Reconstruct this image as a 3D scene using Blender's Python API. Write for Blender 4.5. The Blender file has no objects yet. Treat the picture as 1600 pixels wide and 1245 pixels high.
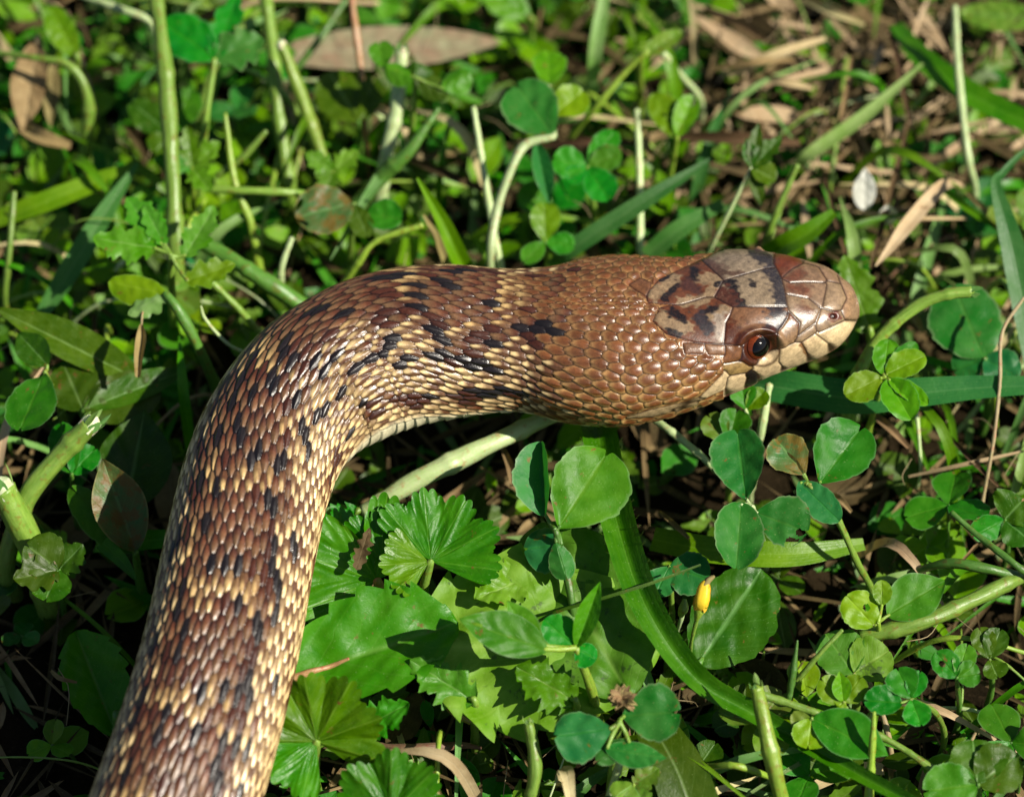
import bpy, math, random
import numpy as np
random.seed(7); rng = np.random.default_rng(11)
S = 0.01                                    # all hand-given heights are centimetres
# ------------------------------------------------------------------ camera, sky, sun
ELEV = math.radians(57); DIST = 0.5; FPX = 5000.0
TGT = np.array((0, 0, 0.019))
FWD = np.array((0, math.cos(ELEV), -math.sin(ELEV))); RIGHT = np.array((1., 0, 0))
UPC = np.array((0, math.sin(ELEV), math.cos(ELEV))); CAM = TGT - DIST * FWD
sc = bpy.context.scene
col = sc.collection
cd = bpy.data.cameras.new('camera'); cam = bpy.data.objects.new('camera', cd); col.objects.link(cam)
cam.location = CAM; cam.rotation_euler = (math.pi / 2 - ELEV, 0, 0)
cd.sensor_width = 36; cd.lens = 36 * FPX / 1600; cd.clip_start = 0.01; cd.clip_end = 60
cd.dof.use_dof = True; cd.dof.focus_distance = DIST - 0.009; cd.dof.aperture_fstop = 11.5
sc.camera = cam
SUN = np.array((0.66, -0.20, 0.71)); SUN /= np.linalg.norm(SUN)
w = bpy.data.worlds.new('World'); sc.world = w; w.use_nodes = True
nt = w.node_tree; sky = nt.nodes.new('ShaderNodeTexSky'); sky.sky_type = 'NISHITA'; sky.sun_disc = False
sky.sun_elevation = math.asin(SUN[2]); sky.sun_rotation = math.atan2(SUN[0], SUN[1])
nt.links.new(sky.outputs[0], nt.nodes['Background'].inputs[0]); nt.nodes['Background'].inputs[1].default_value = 0.05
sd = bpy.data.lights.new('sun', 'SUN'); sd.energy = 5.0; sd.angle = math.radians(0.5); sd.color = (1, 0.93, 0.80)
so = bpy.data.objects.new('sun', sd); col.objects.link(so)
from mathutils import Vector
so.rotation_euler = Vector(SUN).to_track_quat('Z', 'Y').to_euler(); so.location = Vector(SUN) * 2
sc.view_settings.view_transform = 'Standard'; sc.view_settings.look = 'None'
sc.view_settings.exposure = 0.62; sc.view_settings.gamma = 1; sc.view_settings.use_curve_mapping = False

def P(px, py, z):                           # photo pixel -> point of its ray at height z (cm)
    d = FWD + RIGHT * ((px - 800) / FPX) - UPC * ((py - 622.5) / FPX)
    return CAM + d * ((z * S - CAM[2]) / d[2])
def PROJ(p):                                # points -> photo pixels
    q = np.asarray(p) - CAM; dep = q @ FWD
    return np.stack([800 + FPX * (q @ RIGHT) / dep, 622.5 - FPX * (q @ UPC) / dep], -1)
def nrm(v): return v / np.maximum(np.linalg.norm(v, axis=-1, keepdims=True), 1e-12)
def sm(a, b, x): t = np.clip((x - a) / (b - a), 0, 1); return t * t * (3 - 2 * t)

# ------------------------------------------------------------------ materials
def new_mat(name):
    m = bpy.data.materials.new(name); m.use_nodes = True
    return m, m.node_tree.nodes, m.node_tree.links, m.node_tree.nodes['Principled BSDF']
def mixn(N, L, fac, a, b, mode='MIX'):
    n = N.new('ShaderNodeMix'); n.data_type = 'RGBA'; n.blend_type = mode
    for sock, v in ((0, fac), (6, a), (7, b)):
        if isinstance(v, (int, float)): n.inputs[sock].default_value = v
        elif isinstance(v, tuple): n.inputs[sock].default_value = (*v[:3], 1)
        else: L.new(v, n.inputs[sock])
    return n.outputs[2]
def ramp(N, L, src, stops):
    r = N.new('ShaderNodeValToRGB'); e = r.color_ramp.elements
    while len(e) < len(stops): e.new(0.5)
    for k, (p, c) in enumerate(stops): e[k].position = p; e[k].color = (c, c, c, 1) if not isinstance(c, tuple) else (*c, 1)
    L.new(src, r.inputs[0]); return r.outputs[0]
def noise(N, L, scale, detail=3, coord=None, rough=0.55):
    n = N.new('ShaderNodeTexNoise'); n.inputs['Scale'].default_value = scale; n.inputs['Detail'].default_value = detail
    n.inputs['Roughness'].default_value = rough
    if coord is not None: L.new(coord, n.inputs['Vector'])
    return n.outputs[0]
def math_n(N, L, op, a, b=None):
    n = N.new('ShaderNodeMath'); n.operation = op
    for i, v in enumerate((a, b)):
        if v is None: continue
        if isinstance(v, (int, float)): n.inputs[i].default_value = v
        else: L.new(v, n.inputs[i])
    return n.outputs[0]
def leaf_mat(name, c1, c2, vein=(0.2, 0.34, 0.12), kind='pin', trans=0.36, rough=0.42, spots=0.0, spotcol=(0.16, 0.09, 0.03), nv=7, var=0.32, edge=None, spec=0.3, sv=0.5):
    m, N, L, b = new_mat(name)
    tc = N.new('ShaderNodeTexCoord'); oi = N.new('ShaderNodeObjectInfo')
    vm = N.new('ShaderNodeVectorMath'); vm.operation = 'ADD'
    L.new(tc.outputs['Object'], vm.inputs[0])
    cx = N.new('ShaderNodeCombineXYZ'); L.new(oi.outputs['Random'], cx.inputs[0]); L.new(oi.outputs['Random'], cx.inputs[1])
    L.new(cx.outputs[0], vm.inputs[1]); co = vm.outputs[0]
    n1 = noise(N, L, 230, 6, co, 0.62); n2 = noise(N, L, 1500, 3, co)
    c = mixn(N, L, ramp(N, L, n1, [(0.32, 0.0), (0.68, 1.0)]), c1, c2)
    sp = N.new('ShaderNodeSeparateXYZ'); L.new(tc.outputs['UV'], sp.inputs[0])
    u, v = sp.outputs[0], sp.outputs[1]
    d = math_n(N, L, 'ABSOLUTE', math_n(N, L, 'SUBTRACT', v, 0.5))
    if kind == 'pin':
        mid = ramp(N, L, d, [(0.0, 1.0), (0.022, 0.55), (0.04, 0.0)])
        f = math_n(N, L, 'FRACT', math_n(N, L, 'SUBTRACT', math_n(N, L, 'MULTIPLY', u, float(nv)), math_n(N, L, 'MULTIPLY', d, 0.62 * nv)))
        side = ramp(N, L, f, [(0.0, 0.55), (0.10, 0.0), (0.93, 0.0), (1.0, 0.5)])
    elif kind == 'pal':     # polar leaf: u = angle in lobes, v = radius
        f = math_n(N, L, 'ABSOLUTE', math_n(N, L, 'SUBTRACT', math_n(N, L, 'FRACT', u), 0.5))
        fw = math_n(N, L, 'MULTIPLY', f, math_n(N, L, 'ADD', v, 0.12))
        mid = ramp(N, L, fw, [(0.0, 1.0), (0.016, 0.5), (0.032, 0.0)])
        f2 = math_n(N, L, 'FRACT', math_n(N, L, 'SUBTRACT', math_n(N, L, 'MULTIPLY', v, 5.0), math_n(N, L, 'MULTIPLY', f, 3.6)))
        side = ramp(N, L, f2, [(0.0, 0.45), (0.09, 0.0), (0.93, 0.0), (1.0, 0.4)])
    else:                   # grass: lengthwise ribs
        mid = ramp(N, L, d, [(0.0, 0.8), (0.03, 0.3), (0.06, 0.0)])
        f = math_n(N, L, 'FRACT', math_n(N, L, 'MULTIPLY', v, float(nv)))
        side = ramp(N, L, f, [(0.0, 0.35), (0.3, 0.0), (0.75, 0.0), (1.0, 0.35)])
    vm_ = math_n(N, L, 'MAXIMUM', mid, math_n(N, L, 'MULTIPLY', side, sv))
    c = mixn(N, L, math_n(N, L, 'MULTIPLY', vm_, 0.55), c, vein)
    if edge: c = mixn(N, L, ramp(N, L, d, [(0.455, 0.0), (0.5, 0.8)]), c, edge)
    if spots > 0:
        n3 = noise(N, L, 420, 4, co, 0.7)
        c = mixn(N, L, ramp(N, L, n3, [(0.68 - 0.12 * spots, 0.0), (0.73 - 0.1 * spots, 0.85)]), c, spotcol)
    n5 = noise(N, L, 3600, 1, co)
    c = mixn(N, L, ramp(N, L, n5, [(0.70, 0.0), (0.76, 0.5)]), c, (0.24, 0.33, 0.14))
    hv = N.new('ShaderNodeHueSaturation'); L.new(c, hv.inputs['Color']); hv.inputs['Saturation'].default_value = 1.12 if c1[1] > c1[0] * 1.25 else 1.0
    L.new(math_n(N, L, 'ADD', math_n(N, L, 'MULTIPLY', oi.outputs['Random'], var * 1.6), 1.08 - var * 0.8), hv.inputs['Value'])
    rr = math_n(N, L, 'FRACT', math_n(N, L, 'MULTIPLY', oi.outputs['Random'], 7.31))
    L.new(math_n(N, L, 'ADD', math_n(N, L, 'MULTIPLY', rr, 0.05), 0.475), hv.inputs['Hue'])
    c = hv.outputs[0]
    L.new(c, b.inputs['Base Color']); b.inputs['Specular IOR Level'].default_value = spec
    L.new(ramp(N, L, n1, [(0.3, rough - 0.08), (0.7, rough + 0.14)]), b.inputs['Roughness'])
    bp = N.new('ShaderNodeBump'); bp.inputs['Strength'].default_value = 0.55; bp.inputs['Distance'].default_value = 0.00035
    h = math_n(N, L, 'SUBTRACT', math_n(N, L, 'ADD', math_n(N, L, 'MULTIPLY', n1, 0.7), math_n(N, L, 'MULTIPLY', n2, 0.3)), math_n(N, L, 'MULTIPLY', vm_, 0.35))
    L.new(h, bp.inputs['Height']); L.new(bp.outputs[0], b.inputs['Normal'])
    tr = N.new('ShaderNodeBsdfTranslucent')
    L.new(mixn(N, L, 1.0, c, (1.0, 1.0, 0.35), 'MULTIPLY'), tr.inputs[0])
    ms = N.new('ShaderNodeMixShader'); ms.inputs[0].default_value = trans
    L.new(b.outputs[0], ms.inputs[1]); L.new(tr.outputs[0], ms.inputs[2])
    L.new(ms.outputs[0], N['Material Output'].inputs[0])
    return m
M = {}
M['clover'] = leaf_mat('clover_leaf', (0.028, 0.145, 0.018), (0.062, 0.215, 0.030), (0.085, 0.23, 0.035), spots=0.25, edge=(0.13, 0.27, 0.10), spec=0.2, sv=0.14)
M['clover_blue'] = leaf_mat('clover_leaf_bluish', (0.021, 0.128, 0.027), (0.048, 0.182, 0.042), (0.06, 0.19, 0.04), spots=0.5, edge=(0.16, 0.25, 0.12), spec=0.2, sv=0.14)
M['clover_lime'] = leaf_mat('clover_leaf_lime', (0.085, 0.22, 0.014), (0.15, 0.29, 0.03), (0.2, 0.36, 0.06), spots=0.25, edge=(0.2, 0.38, 0.11), sv=0.2)
M['clover_brown'] = leaf_mat('clover_leaf_browned', (0.06, 0.15, 0.045), (0.13, 0.12, 0.04), spots=1.6, edge=(0.3, 0.26, 0.11))
M['olive'] = leaf_mat('leaf_olive', (0.10, 0.20, 0.03), (0.17, 0.24, 0.05), spots=0.6)
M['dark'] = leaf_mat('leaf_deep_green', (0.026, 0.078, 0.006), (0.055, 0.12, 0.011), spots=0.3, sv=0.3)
M['mallow'] = leaf_mat('mallow_leaf', (0.038, 0.130, 0.009), (0.085, 0.205, 0.018), (0.16, 0.29, 0.055), kind='pal', spots=0.2, rough=0.36)
M['parsley'] = leaf_mat('cut_leaf', (0.06, 0.18, 0.016), (0.12, 0.26, 0.045), (0.22, 0.36, 0.11), spots=0.1, rough=0.4, nv=6)
M['broad'] = leaf_mat('broad_leaf', (0.075, 0.20, 0.022), (0.14, 0.28, 0.05), (0.22, 0.36, 0.09), spots=0.6, spotcol=(0.05, 0.10, 0.025), rough=0.5, nv=9)
M['broad2'] = leaf_mat('broad_leaf_green', (0.04, 0.18, 0.016), (0.08, 0.25, 0.032), (0.15, 0.30, 0.07), spots=0.3, rough=0.42, nv=6)
M['grass'] = leaf_mat('grass_blade', (0.042, 0.140, 0.010), (0.090, 0.21, 0.022), (0.15, 0.30, 0.06), kind='grass', nv=7, trans=0.28, rough=0.38)
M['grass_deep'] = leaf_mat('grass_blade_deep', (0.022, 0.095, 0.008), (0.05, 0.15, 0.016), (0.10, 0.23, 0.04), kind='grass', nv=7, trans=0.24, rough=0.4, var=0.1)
M['grass_pale'] = leaf_mat('grass_blade_pale', (0.14, 0.27, 0.07), (0.22, 0.34, 0.13), (0.3, 0.42, 0.2), kind='grass', nv=8, rough=0.4)
M['grass_blue'] = leaf_mat('grass_blade_bluish', (0.035, 0.13, 0.03), (0.07, 0.18, 0.05), (0.16, 0.28, 0.12), kind='grass', nv=8)
M['straw'] = leaf_mat('straw', (0.46, 0.38, 0.21), (0.32, 0.24, 0.115), (0.52, 0.46, 0.29), kind='grass', nv=7, spots=0.4, trans=0.15, rough=0.6, spec=0.2)
M['dry'] = leaf_mat('dry_leaf', (0.095, 0.06, 0.027), (0.04, 0.025, 0.012), (0.15, 0.105, 0.052), kind='grass', nv=9, spots=0.4, trans=0.1, rough=0.7, spec=0.15)
M['tan'] = leaf_mat('tan_dry_leaf', (0.29, 0.215, 0.095), (0.15, 0.10, 0.042), (0.36, 0.29, 0.15), kind='grass', nv=9, spots=0.5, trans=0.15, rough=0.65, spec=0.15)
M['white'] = leaf_mat('white_petal', (0.66, 0.66, 0.58), (0.74, 0.74, 0.7), (0.6, 0.6, 0.5), trans=0.3, rough=0.5, var=0.08)
M['pinkish'] = leaf_mat('pinkish_leaf', (0.30, 0.33, 0.18), (0.30, 0.21, 0.12), (0.42, 0.42, 0.28), kind='grass', nv=6, rough=0.5)
M['yellow'] = leaf_mat('yellow_petal', (0.75, 0.48, 0.03), (0.65, 0.36, 0.02), (0.7, 0.5, 0.1), kind='grass', nv=7, trans=0.2, rough=0.45, var=0.05)
def stem_mat(name, c1, c2, rough=0.42, spots=0.0):
    m, N, L, b = new_mat(name)
    tc = N.new('ShaderNodeTexCoord'); mp = N.new('ShaderNodeMapping'); L.new(tc.outputs['UV'], mp.inputs[0])
    mp.inputs['Scale'].default_value = (1.6, 7, 1)
    n1 = noise(N, L, 2.0, 4, mp.outputs[0]); n2 = noise(N, L, 900, 3, tc.outputs['Object'])
    oi = N.new('ShaderNodeObjectInfo')
    c = mixn(N, L, ramp(N, L, n1, [(0.3, 0.0), (0.7, 1.0)]), c1, c2)
    c = mixn(N, L, ramp(N, L, n2, [(0.56, 0.0), (0.68, 0.6)]), c, (c1[0] * 0.9 + 0.06, c1[1] * 0.45, c1[2] * 0.5))
    hv = N.new('ShaderNodeHueSaturation'); L.new(c, hv.inputs['Color'])
    L.new(math_n(N, L, 'ADD', math_n(N, L, 'MULTIPLY', oi.outputs['Random'], 0.4), 0.8), hv.inputs['Value'])
    L.new(hv.outputs[0], b.inputs['Base Color']); b.inputs['Roughness'].default_value = rough
    b.inputs['Subsurface Weight'].default_value = 0.15; b.inputs['Subsurface Radius'].default_value = (0.4, 0.8, 0.15); b.inputs['Subsurface Scale'].default_value = 0.0012
    bp = N.new('ShaderNodeBump'); bp.inputs['Strength'].default_value = 0.5; bp.inputs['Distance'].default_value = 0.0002
    L.new(math_n(N, L, 'ADD', n1, n2), bp.inputs['Height']); L.new(bp.outputs[0], b.inputs['Normal'])
    return m
M['stem'] = stem_mat('stem_green', (0.10, 0.20, 0.018), (0.19, 0.30, 0.045))
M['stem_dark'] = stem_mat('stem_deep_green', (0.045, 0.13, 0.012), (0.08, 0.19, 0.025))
M['stem_pale'] = stem_mat('stem_pale', (0.32, 0.44, 0.17), (0.42, 0.5, 0.26))
M['stem_lime'] = stem_mat('stem_lime', (0.14, 0.25, 0.015), (0.24, 0.35, 0.04))
M['stem_red'] = stem_mat('stem_reddish', (0.26, 0.13, 0.06), (0.33, 0.2, 0.09))
M['stem_straw'] = stem_mat('stem_straw', (0.40, 0.32, 0.17), (0.27, 0.2, 0.095), 0.6)
M['stem_brown'] = stem_mat('stem_brown', (0.12, 0.065, 0.035), (0.19, 0.11, 0.06), 0.65)
M['pith'] = stem_mat('cut_pith', (0.58, 0.62, 0.42), (0.44, 0.52, 0.26), 0.6)

# ------------------------------------------------------------------ mesh helpers
def mesh_obj(name, V, F, mat, parent=None, uv=None, colr=None, smooth=True, origin=None):
    V = np.asarray(V, np.float64).reshape(-1, 3); F = np.asarray(F, np.int32)
    if origin is None:
        origin = np.array(parent.location) if parent is not None else np.array((V[:, 0].mean(), V[:, 1].mean(), V[:, 2].min()))
    loc = np.array(origin, float)
    me = bpy.data.meshes.new(name); k = F.shape[1]
    me.vertices.add(len(V)); me.vertices.foreach_set('co', (V - loc).astype(np.float32).ravel())
    me.loops.add(F.size); me.loops.foreach_set('vertex_index', F.ravel())
    me.polygons.add(len(F)); me.polygons.foreach_set('loop_start', np.arange(0, F.size, k, dtype=np.int32))
    try: me.polygons.foreach_set('loop_total', np.full(len(F), k, np.int32))
    except Exception: pass
    me.update(calc_edges=True)
    me.polygons.foreach_set('use_smooth', np.full(len(F), smooth))
    if uv is not None:
        l = me.uv_layers.new(name='UVMap'); l.data.foreach_set('uv', np.asarray(uv, np.float32).reshape(-1, 2)[F.ravel()].ravel())
    if colr is not None:
        a = me.color_attributes.new('Col', 'FLOAT_COLOR', 'POINT')
        a.data.foreach_set('color', np.concatenate([colr, np.ones((len(colr), 1))], 1).astype(np.float32).ravel())
    me.materials.append(mat)
    o = bpy.data.objects.new(name, me); col.objects.link(o)
    if parent is not None: o.parent = parent; o.location = loc - np.array(parent.location)
    else: o.location = loc
    return o
def tag(o, label, cat, group=None, kind=None):
    o['label'] = label; o['category'] = cat
    if group: o['group'] = group
    if kind: o['kind'] = kind
    return o
def thing(name, loc, label, cat, group=None):
    o = bpy.data.objects.new(name, None); col.objects.link(o); o.location = loc; o.empty_display_size = 0.005
    return tag(o, label, cat, group)
def grid_faces(n, m, wrap=False):
    i = np.arange(n - 1)[:, None]; j = np.arange(m if wrap else m - 1)[None, :]; j2 = (j + 1) % m
    return np.stack([i * m + j, i * m + j2, (i + 1) * m + j2, (i + 1) * m + j], -1).reshape(-1, 4)
def spline(pts, n):                         # Catmull-Rom through rows of any width
    p = np.asarray(pts, float)
    if len(p) == 2: t = np.linspace(0, 1, n)[:, None]; return p[0] * (1 - t) + p[1] * t
    p = np.vstack([2 * p[0] - p[1], p, 2 * p[-1] - p[-2]])
    d = np.linalg.norm(np.diff(p[:, :3], axis=0), axis=1)[1:-1]; s = np.concatenate([[0], np.cumsum(d)])
    x = np.linspace(0, s[-1], n); k = np.clip(np.searchsorted(s, x, side='right') - 1, 0, len(s) - 2)
    t = ((x - s[k]) / np.maximum(s[k + 1] - s[k], 1e-12))[:, None]
    a, b, c, e = p[k], p[k + 1], p[k + 2], p[k + 3]
    return 0.5 * (2 * b + (c - a) * t + (2 * a - 5 * b + 4 * c - e) * t * t + (3 * b - a - 3 * c + e) * t ** 3)
UPV = np.array((0, 0, 1.0))
def tube_data(pts, radii, seg=9, n=None, rib=0.0, node=0.0):
    n = n or max(12, 9 * len(pts))
    q = spline(np.hstack([np.asarray(pts), np.asarray(radii)[:, None]]), n); c = q[:, :3]; r = np.maximum(q[:, 3], 2e-5)
    t = nrm(np.gradient(c, axis=0)); ref = np.where(np.abs(t[:, 2:3]) > 0.85, np.array((0, 1., 0)), UPV)
    a = nrm(np.cross(t, ref)); b = np.cross(a, t)
    for i in range(1, n):                   # keep the frame from flipping
        v = a[i - 1] - t[i] * (a[i - 1] @ t[i]); a[i] = v / np.linalg.norm(v); b[i] = np.cross(a[i], t[i])
    th = np.linspace(0, 2 * np.pi, seg, endpoint=False)
    f = rng.uniform(0, 6.28, 3); x_ = np.linspace(0, 1, n)[:, None]; ln_ = np.linalg.norm(np.diff(c, axis=0), axis=1).sum() / max(r.mean(), 1e-5)
    rr = r[:, None] * (1 + rib * np.cos(th * 4 + f[0])[None, :]) * (1 + 0.07 * np.sin(x_ * ln_ * 0.35 + f[1]) + 0.05 * np.sin(x_ * ln_ * 0.9 + f[2] + 2 * th[None, :]) + node * np.exp(-((x_ * ln_ / 9 + f[0]) % 1 - 0.5) ** 2 / 0.004))
    V = c[:, None] + rr[..., None] * (a[:, None] * np.cos(th)[None, :, None] + b[:, None] * np.sin(th)[None, :, None])
    V = np.concatenate([np.repeat(c[:1, None] - t[0] * r[0] * 0.3, seg, 1), V, np.repeat(c[-1:, None] + t[-1] * r[-1] * 0.5, seg, 1)], 0)
    uv = np.stack(np.broadcast_arrays(np.linspace(0, 1, n + 2)[:, None] * 3, th[None, :] / (2 * np.pi)), -1)
    return V.reshape(-1, 3), grid_faces(n + 2, seg, True), uv.reshape(-1, 2)
def tube(name, pts, radii, mat, parent=None, seg=9, n=None, rib=0.0, origin=None):
    V, F, uv = tube_data(pts, radii, seg, n, rib)
    return mesh_obj(name, V, F, mat, parent, uv, origin=origin)
def PP(lst): return [P(*q) for q in lst]
def prof(kind, t):
    if kind == 'obcord': return np.where(t < 0.6, np.sin(np.pi / 2 * np.clip(t / 0.6, 0, 1)) ** 0.85, np.sqrt(np.clip(1 - ((t - 0.6) / 0.405) ** 2, 0, 1)))
    if kind == 'round': return np.where(t < 0.5, np.sin(np.pi / 2 * np.clip(t / 0.5, 0, 1)) ** 0.6, np.sqrt(np.clip(1 - ((t - 0.5) / 0.505) ** 2, 0, 1)))
    if kind == 'lance': return np.sin(np.pi * t ** 0.8) ** 0.9
    if kind == 'cut': return np.sin(np.pi * np.clip(t, 0, 1) ** 0.75) ** 0.7
    if kind == 'broad': return np.sin(np.pi * np.clip(t, 0, 1) ** 1.1) ** 0.55
    return np.sin(np.pi * t) ** 0.75
def leaf_data(base, tip, width, kind='obcord', fold=12, curl=0.0, cup=0.0, roll=0.0, notch=0.12, teeth=0, tooth=0.06, n0=None, nu=30, nv=13, rip=0.045, lump=0.012, bite=None, face=0.45):
    base = np.asarray(base); tip = np.asarray(tip)
    ax = tip - base; Ln = np.linalg.norm(ax); ax = ax / Ln
    if n0 is None: n0 = nrm(UPV * (1 - face) - FWD * face)
    side = nrm(np.cross(ax, n0)); nn = np.cross(side, ax)
    if roll: c, s = math.cos(math.radians(roll)), math.sin(math.radians(roll)); side, nn = side * c + nn * s, nn * c - side * s
    t = np.linspace(0, 1, nu)[:, None]; s = np.linspace(-1, 1, nv)[None, :]
    pr = prof(kind, t)
    if kind in ('obcord', 'round') and not teeth and nu > 14:
        f0 = rng.uniform(0, 6.28, 2); pr = pr * (1 + 0.018 * np.sin(t * 41 + f0[0]) * np.sign(s) + 0.022 * np.sin(t * 23 + f0[1] + s) + 0.012 * np.sin(t * 77 + f0[0]))
    if teeth:
        ph = (t * teeth) % 1.0
        pr = pr * (1 - tooth * (1 - np.abs(2 * ph - 1)) * 2 * np.sin(np.pi * np.clip(t, 0, 1)) ** 0.3)
    if kind == 'cut': pr = pr * (1 - 0.42 * (0.5 - 0.5 * np.cos(2 * np.pi * t * 3.2)) ** 2 * (t > 0.12) * (1 - t * 0.4))
    if kind == 'broad': pr = pr * (1 - 0.16 * ((t * 6.3) % 1.0))
    x = t * (1 - notch * np.exp(-(s / 0.33) ** 2) * t ** 3)
    if kind in ('cut', 'broad', 'lance') or teeth: x = x + 0.10 * np.abs(s) * pr * np.sin(np.pi * t) * 0.6
    y = s * pr * width / 2 * np.ones_like(x)
    asy = 1 + 0.10 * math.sin(Ln * 9e4) * np.sign(s); y = y * asy
    f = rng.uniform(0, 6.28, 4)
    z = np.abs(y) * math.tan(math.radians(fold)) + curl * Ln * t ** 2 - cup * (y / (width / 2)) ** 2 * width * 0.5
    z = z + rip * width * (np.sin(9 * t + f[0] + 2.0 * s) * 0.5 * np.abs(s) + 0.4 * np.sin(5 * t + f[1]) * s + 0.35 * np.sin(17 * t + f[2]) * s * s)
    if lump:
        X_ = x * Ln / width; Y_ = y / width; g = rng.uniform(0, 6.28, 4)
        z = z + lump * width * (np.sin(X_ * 13 + g[0] + 3 * np.sin(Y_ * 7 + g[1])) + 0.7 * np.sin(X_ * 21 + Y_ * 17 + g[2]) * np.sin(Y_ * 23 + g[3]))
    V = base + ax * (x * Ln)[..., None] + side * y[..., None] + nn * (z * np.ones_like(x))[..., None]
    uv = np.stack(np.broadcast_arrays(t, s * 0.5 + 0.5), -1)
    F = grid_faces(nu, nv)
    if bite is not None:                    # eaten holes / torn edges given as (t, s, radius) in leaf units
        tc = np.broadcast_to(t, x.shape).ravel(); scn = np.broadcast_to(s, x.shape).ravel()
        keep = np.ones(len(F), bool)
        for bt, bs, br in bite:
            ce_t = tc[F].mean(1); ce_s = scn[F].mean(1)
            keep &= ((ce_t - bt) ** 2 + ((ce_s - bs) * 0.5) ** 2) > br * br
        F = F[keep]
    return V.reshape(-1, 3), F, uv.reshape(-1, 2)
def leaf(name, base, tip, wpx, mat, parent=None, origin=None, **k):
    V, F, uv = leaf_data(base, tip, wpx * 1e-4, **k)
    return mesh_obj(name, V, F, M[mat], parent, uv, origin=origin)
def blade_data(pts, fold=18, twist=0.0, n=None, nv=7, face=0.5, wave=0.0):
    q = np.array([[*P(a, b, z), wd * 1e-4] for a, b, z, wd in pts]); n = n or max(14, 8 * len(pts))
    q = spline(q, n); c = q[:, :3]; wd = np.maximum(q[:, 3], 2e-5)[:, None]
    t = nrm(np.gradient(c, axis=0)); n0 = nrm(UPV * (1 - face) - FWD * face)
    side = nrm(np.cross(t, n0)); nn = np.cross(side, t)
    tw = np.radians(twist) * np.linspace(0, 1, n)[:, None]
    side, nn = side * np.cos(tw) + nn * np.sin(tw), nn * np.cos(tw) - side * np.sin(tw)
    s = np.linspace(-1, 1, nv)[None, :]
    z = np.abs(s) * wd / 2 * math.tan(math.radians(fold)) + wave * wd * np.sin(np.linspace(0, 14, n))[:, None] * s
    V = c[:, None] + side[:, None] * (s * wd / 2 * (1 - 0.12 * abs(fold) / 45))[..., None] + nn[:, None] * z[..., None]
    uv = np.stack(np.broadcast_arrays(np.linspace(0, 1, n)[:, None], s * 0.5 + 0.5), -1)
    return V.reshape(-1, 3), grid_faces(n, nv), uv.reshape(-1, 2), V
def palm_data(c, tip, radius, lobes=7, span=300, depth=0.16, cren=26, nr=14, na=280, fold=0.05, face=0.4, stretch=1.0, rip=0.02, cut=None, roll=0):
    c = np.asarray(c); tip = np.asarray(tip); n0 = nrm(UPV * (1 - face) - FWD * face)
    ax = nrm(tip - c); side = nrm(np.cross(ax, n0)); nn = np.cross(side, ax)
    if roll: cr, sr = math.cos(math.radians(roll)), math.sin(math.radians(roll)); side, nn = side * cr + nn * sr, nn * cr - side * sr
    a = np.radians(np.linspace(-span / 2, span / 2, na))[None, :]; r = np.linspace(0.0, 1, nr)[:, None]
    u = (a / math.radians(span) + 0.5) * lobes
    R = radius * (1 - depth * np.abs(2 * (u % 1) - 1) ** 2.2) * (1 - 0.10 * np.abs(a / math.pi))
    R = R * (1 - 0.085 * r ** 4 * (1 - np.abs(np.sin(np.pi * u * cren / lobes)) ** 0.7)) * (1 + 0.02 * np.sin(5 * a + radius * 9e3))
    if cut: R = R * (1 - cut[2] * np.exp(-((a - math.radians(cut[0])) / math.radians(cut[1])) ** 2))
    f = rng.uniform(0, 6.28, 3)
    z = radius * (fold * r * (np.abs(2 * (u % 1) - 1) - 0.5) * -1.0 + 0.10 * r ** 2 + rip * 2 * r * np.sin(3 * a + f[0]) + rip * r * np.sin(11 * a + f[1] + 5 * r) + 0.012 * np.sin(r * 14 + 3 * np.sin(a * 9 + f[2])) * np.sin(a * 17 + f[0]) * r ** 0.5)
    V = c + ax * (np.cos(a) * R * r * stretch)[..., None] + side * (np.sin(a) * R * r)[..., None] + nn * z[..., None]
    uv = np.stack(np.broadcast_arrays(u, r), -1)
    return V.reshape(-1, 3), grid_faces(nr, na), uv.reshape(-1, 2)

# ------------------------------------------------------------------ ground
def ground_h(x, y):
    return 0.0012 * np.sin(x * 210 + 1.3) * np.sin(y * 170 + 0.4) + 0.0008 * np.sin(x * 520 + y * 300) - 0.0112
gx = np.concatenate([-np.geomspace(0.2, 6, 22)[::-1], np.linspace(-0.19, 0.19, 170), np.geomspace(0.2, 6, 22)])
X, Y = np.meshgrid(gx, gx, indexing='ij')
def soil_mat():
    m, N, L, b = new_mat('soil')
    tc = N.new('ShaderNodeTexCoord'); co = tc.outputs['Object']
    n1 = noise(N, L, 90, 6, co, 0.7); n2 = noise(N, L, 700, 5, co, 0.7)
    c = mixn(N, L, ramp(N, L, n1, [(0.35, 0.0), (0.7, 1.0)]), (0.008, 0.006, 0.003), (0.026, 0.018, 0.009))
    c = mixn(N, L, ramp(N, L, n2, [(0.55, 0.0), (0.75, 0.7)]), c, (0.06, 0.04, 0.022))
    L.new(c, b.inputs['Base Color']); b.inputs['Roughness'].default_value = 1.0; b.inputs['Specular IOR Level'].default_value = 0.03
    bp = N.new('ShaderNodeBump'); bp.inputs['Strength'].default_value = 0.9; bp.inputs['Distance'].default_value = 0.001
    L.new(n2, bp.inputs['Height']); L.new(bp.outputs[0], b.inputs['Normal'])
    return m
g = mesh_obj('ground', np.stack([X, Y, ground_h(X, Y)], -1), grid_faces(len(gx), len(gx)), soil_mat(), origin=(0, 0, 0)); g['kind'] = 'structure'


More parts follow.
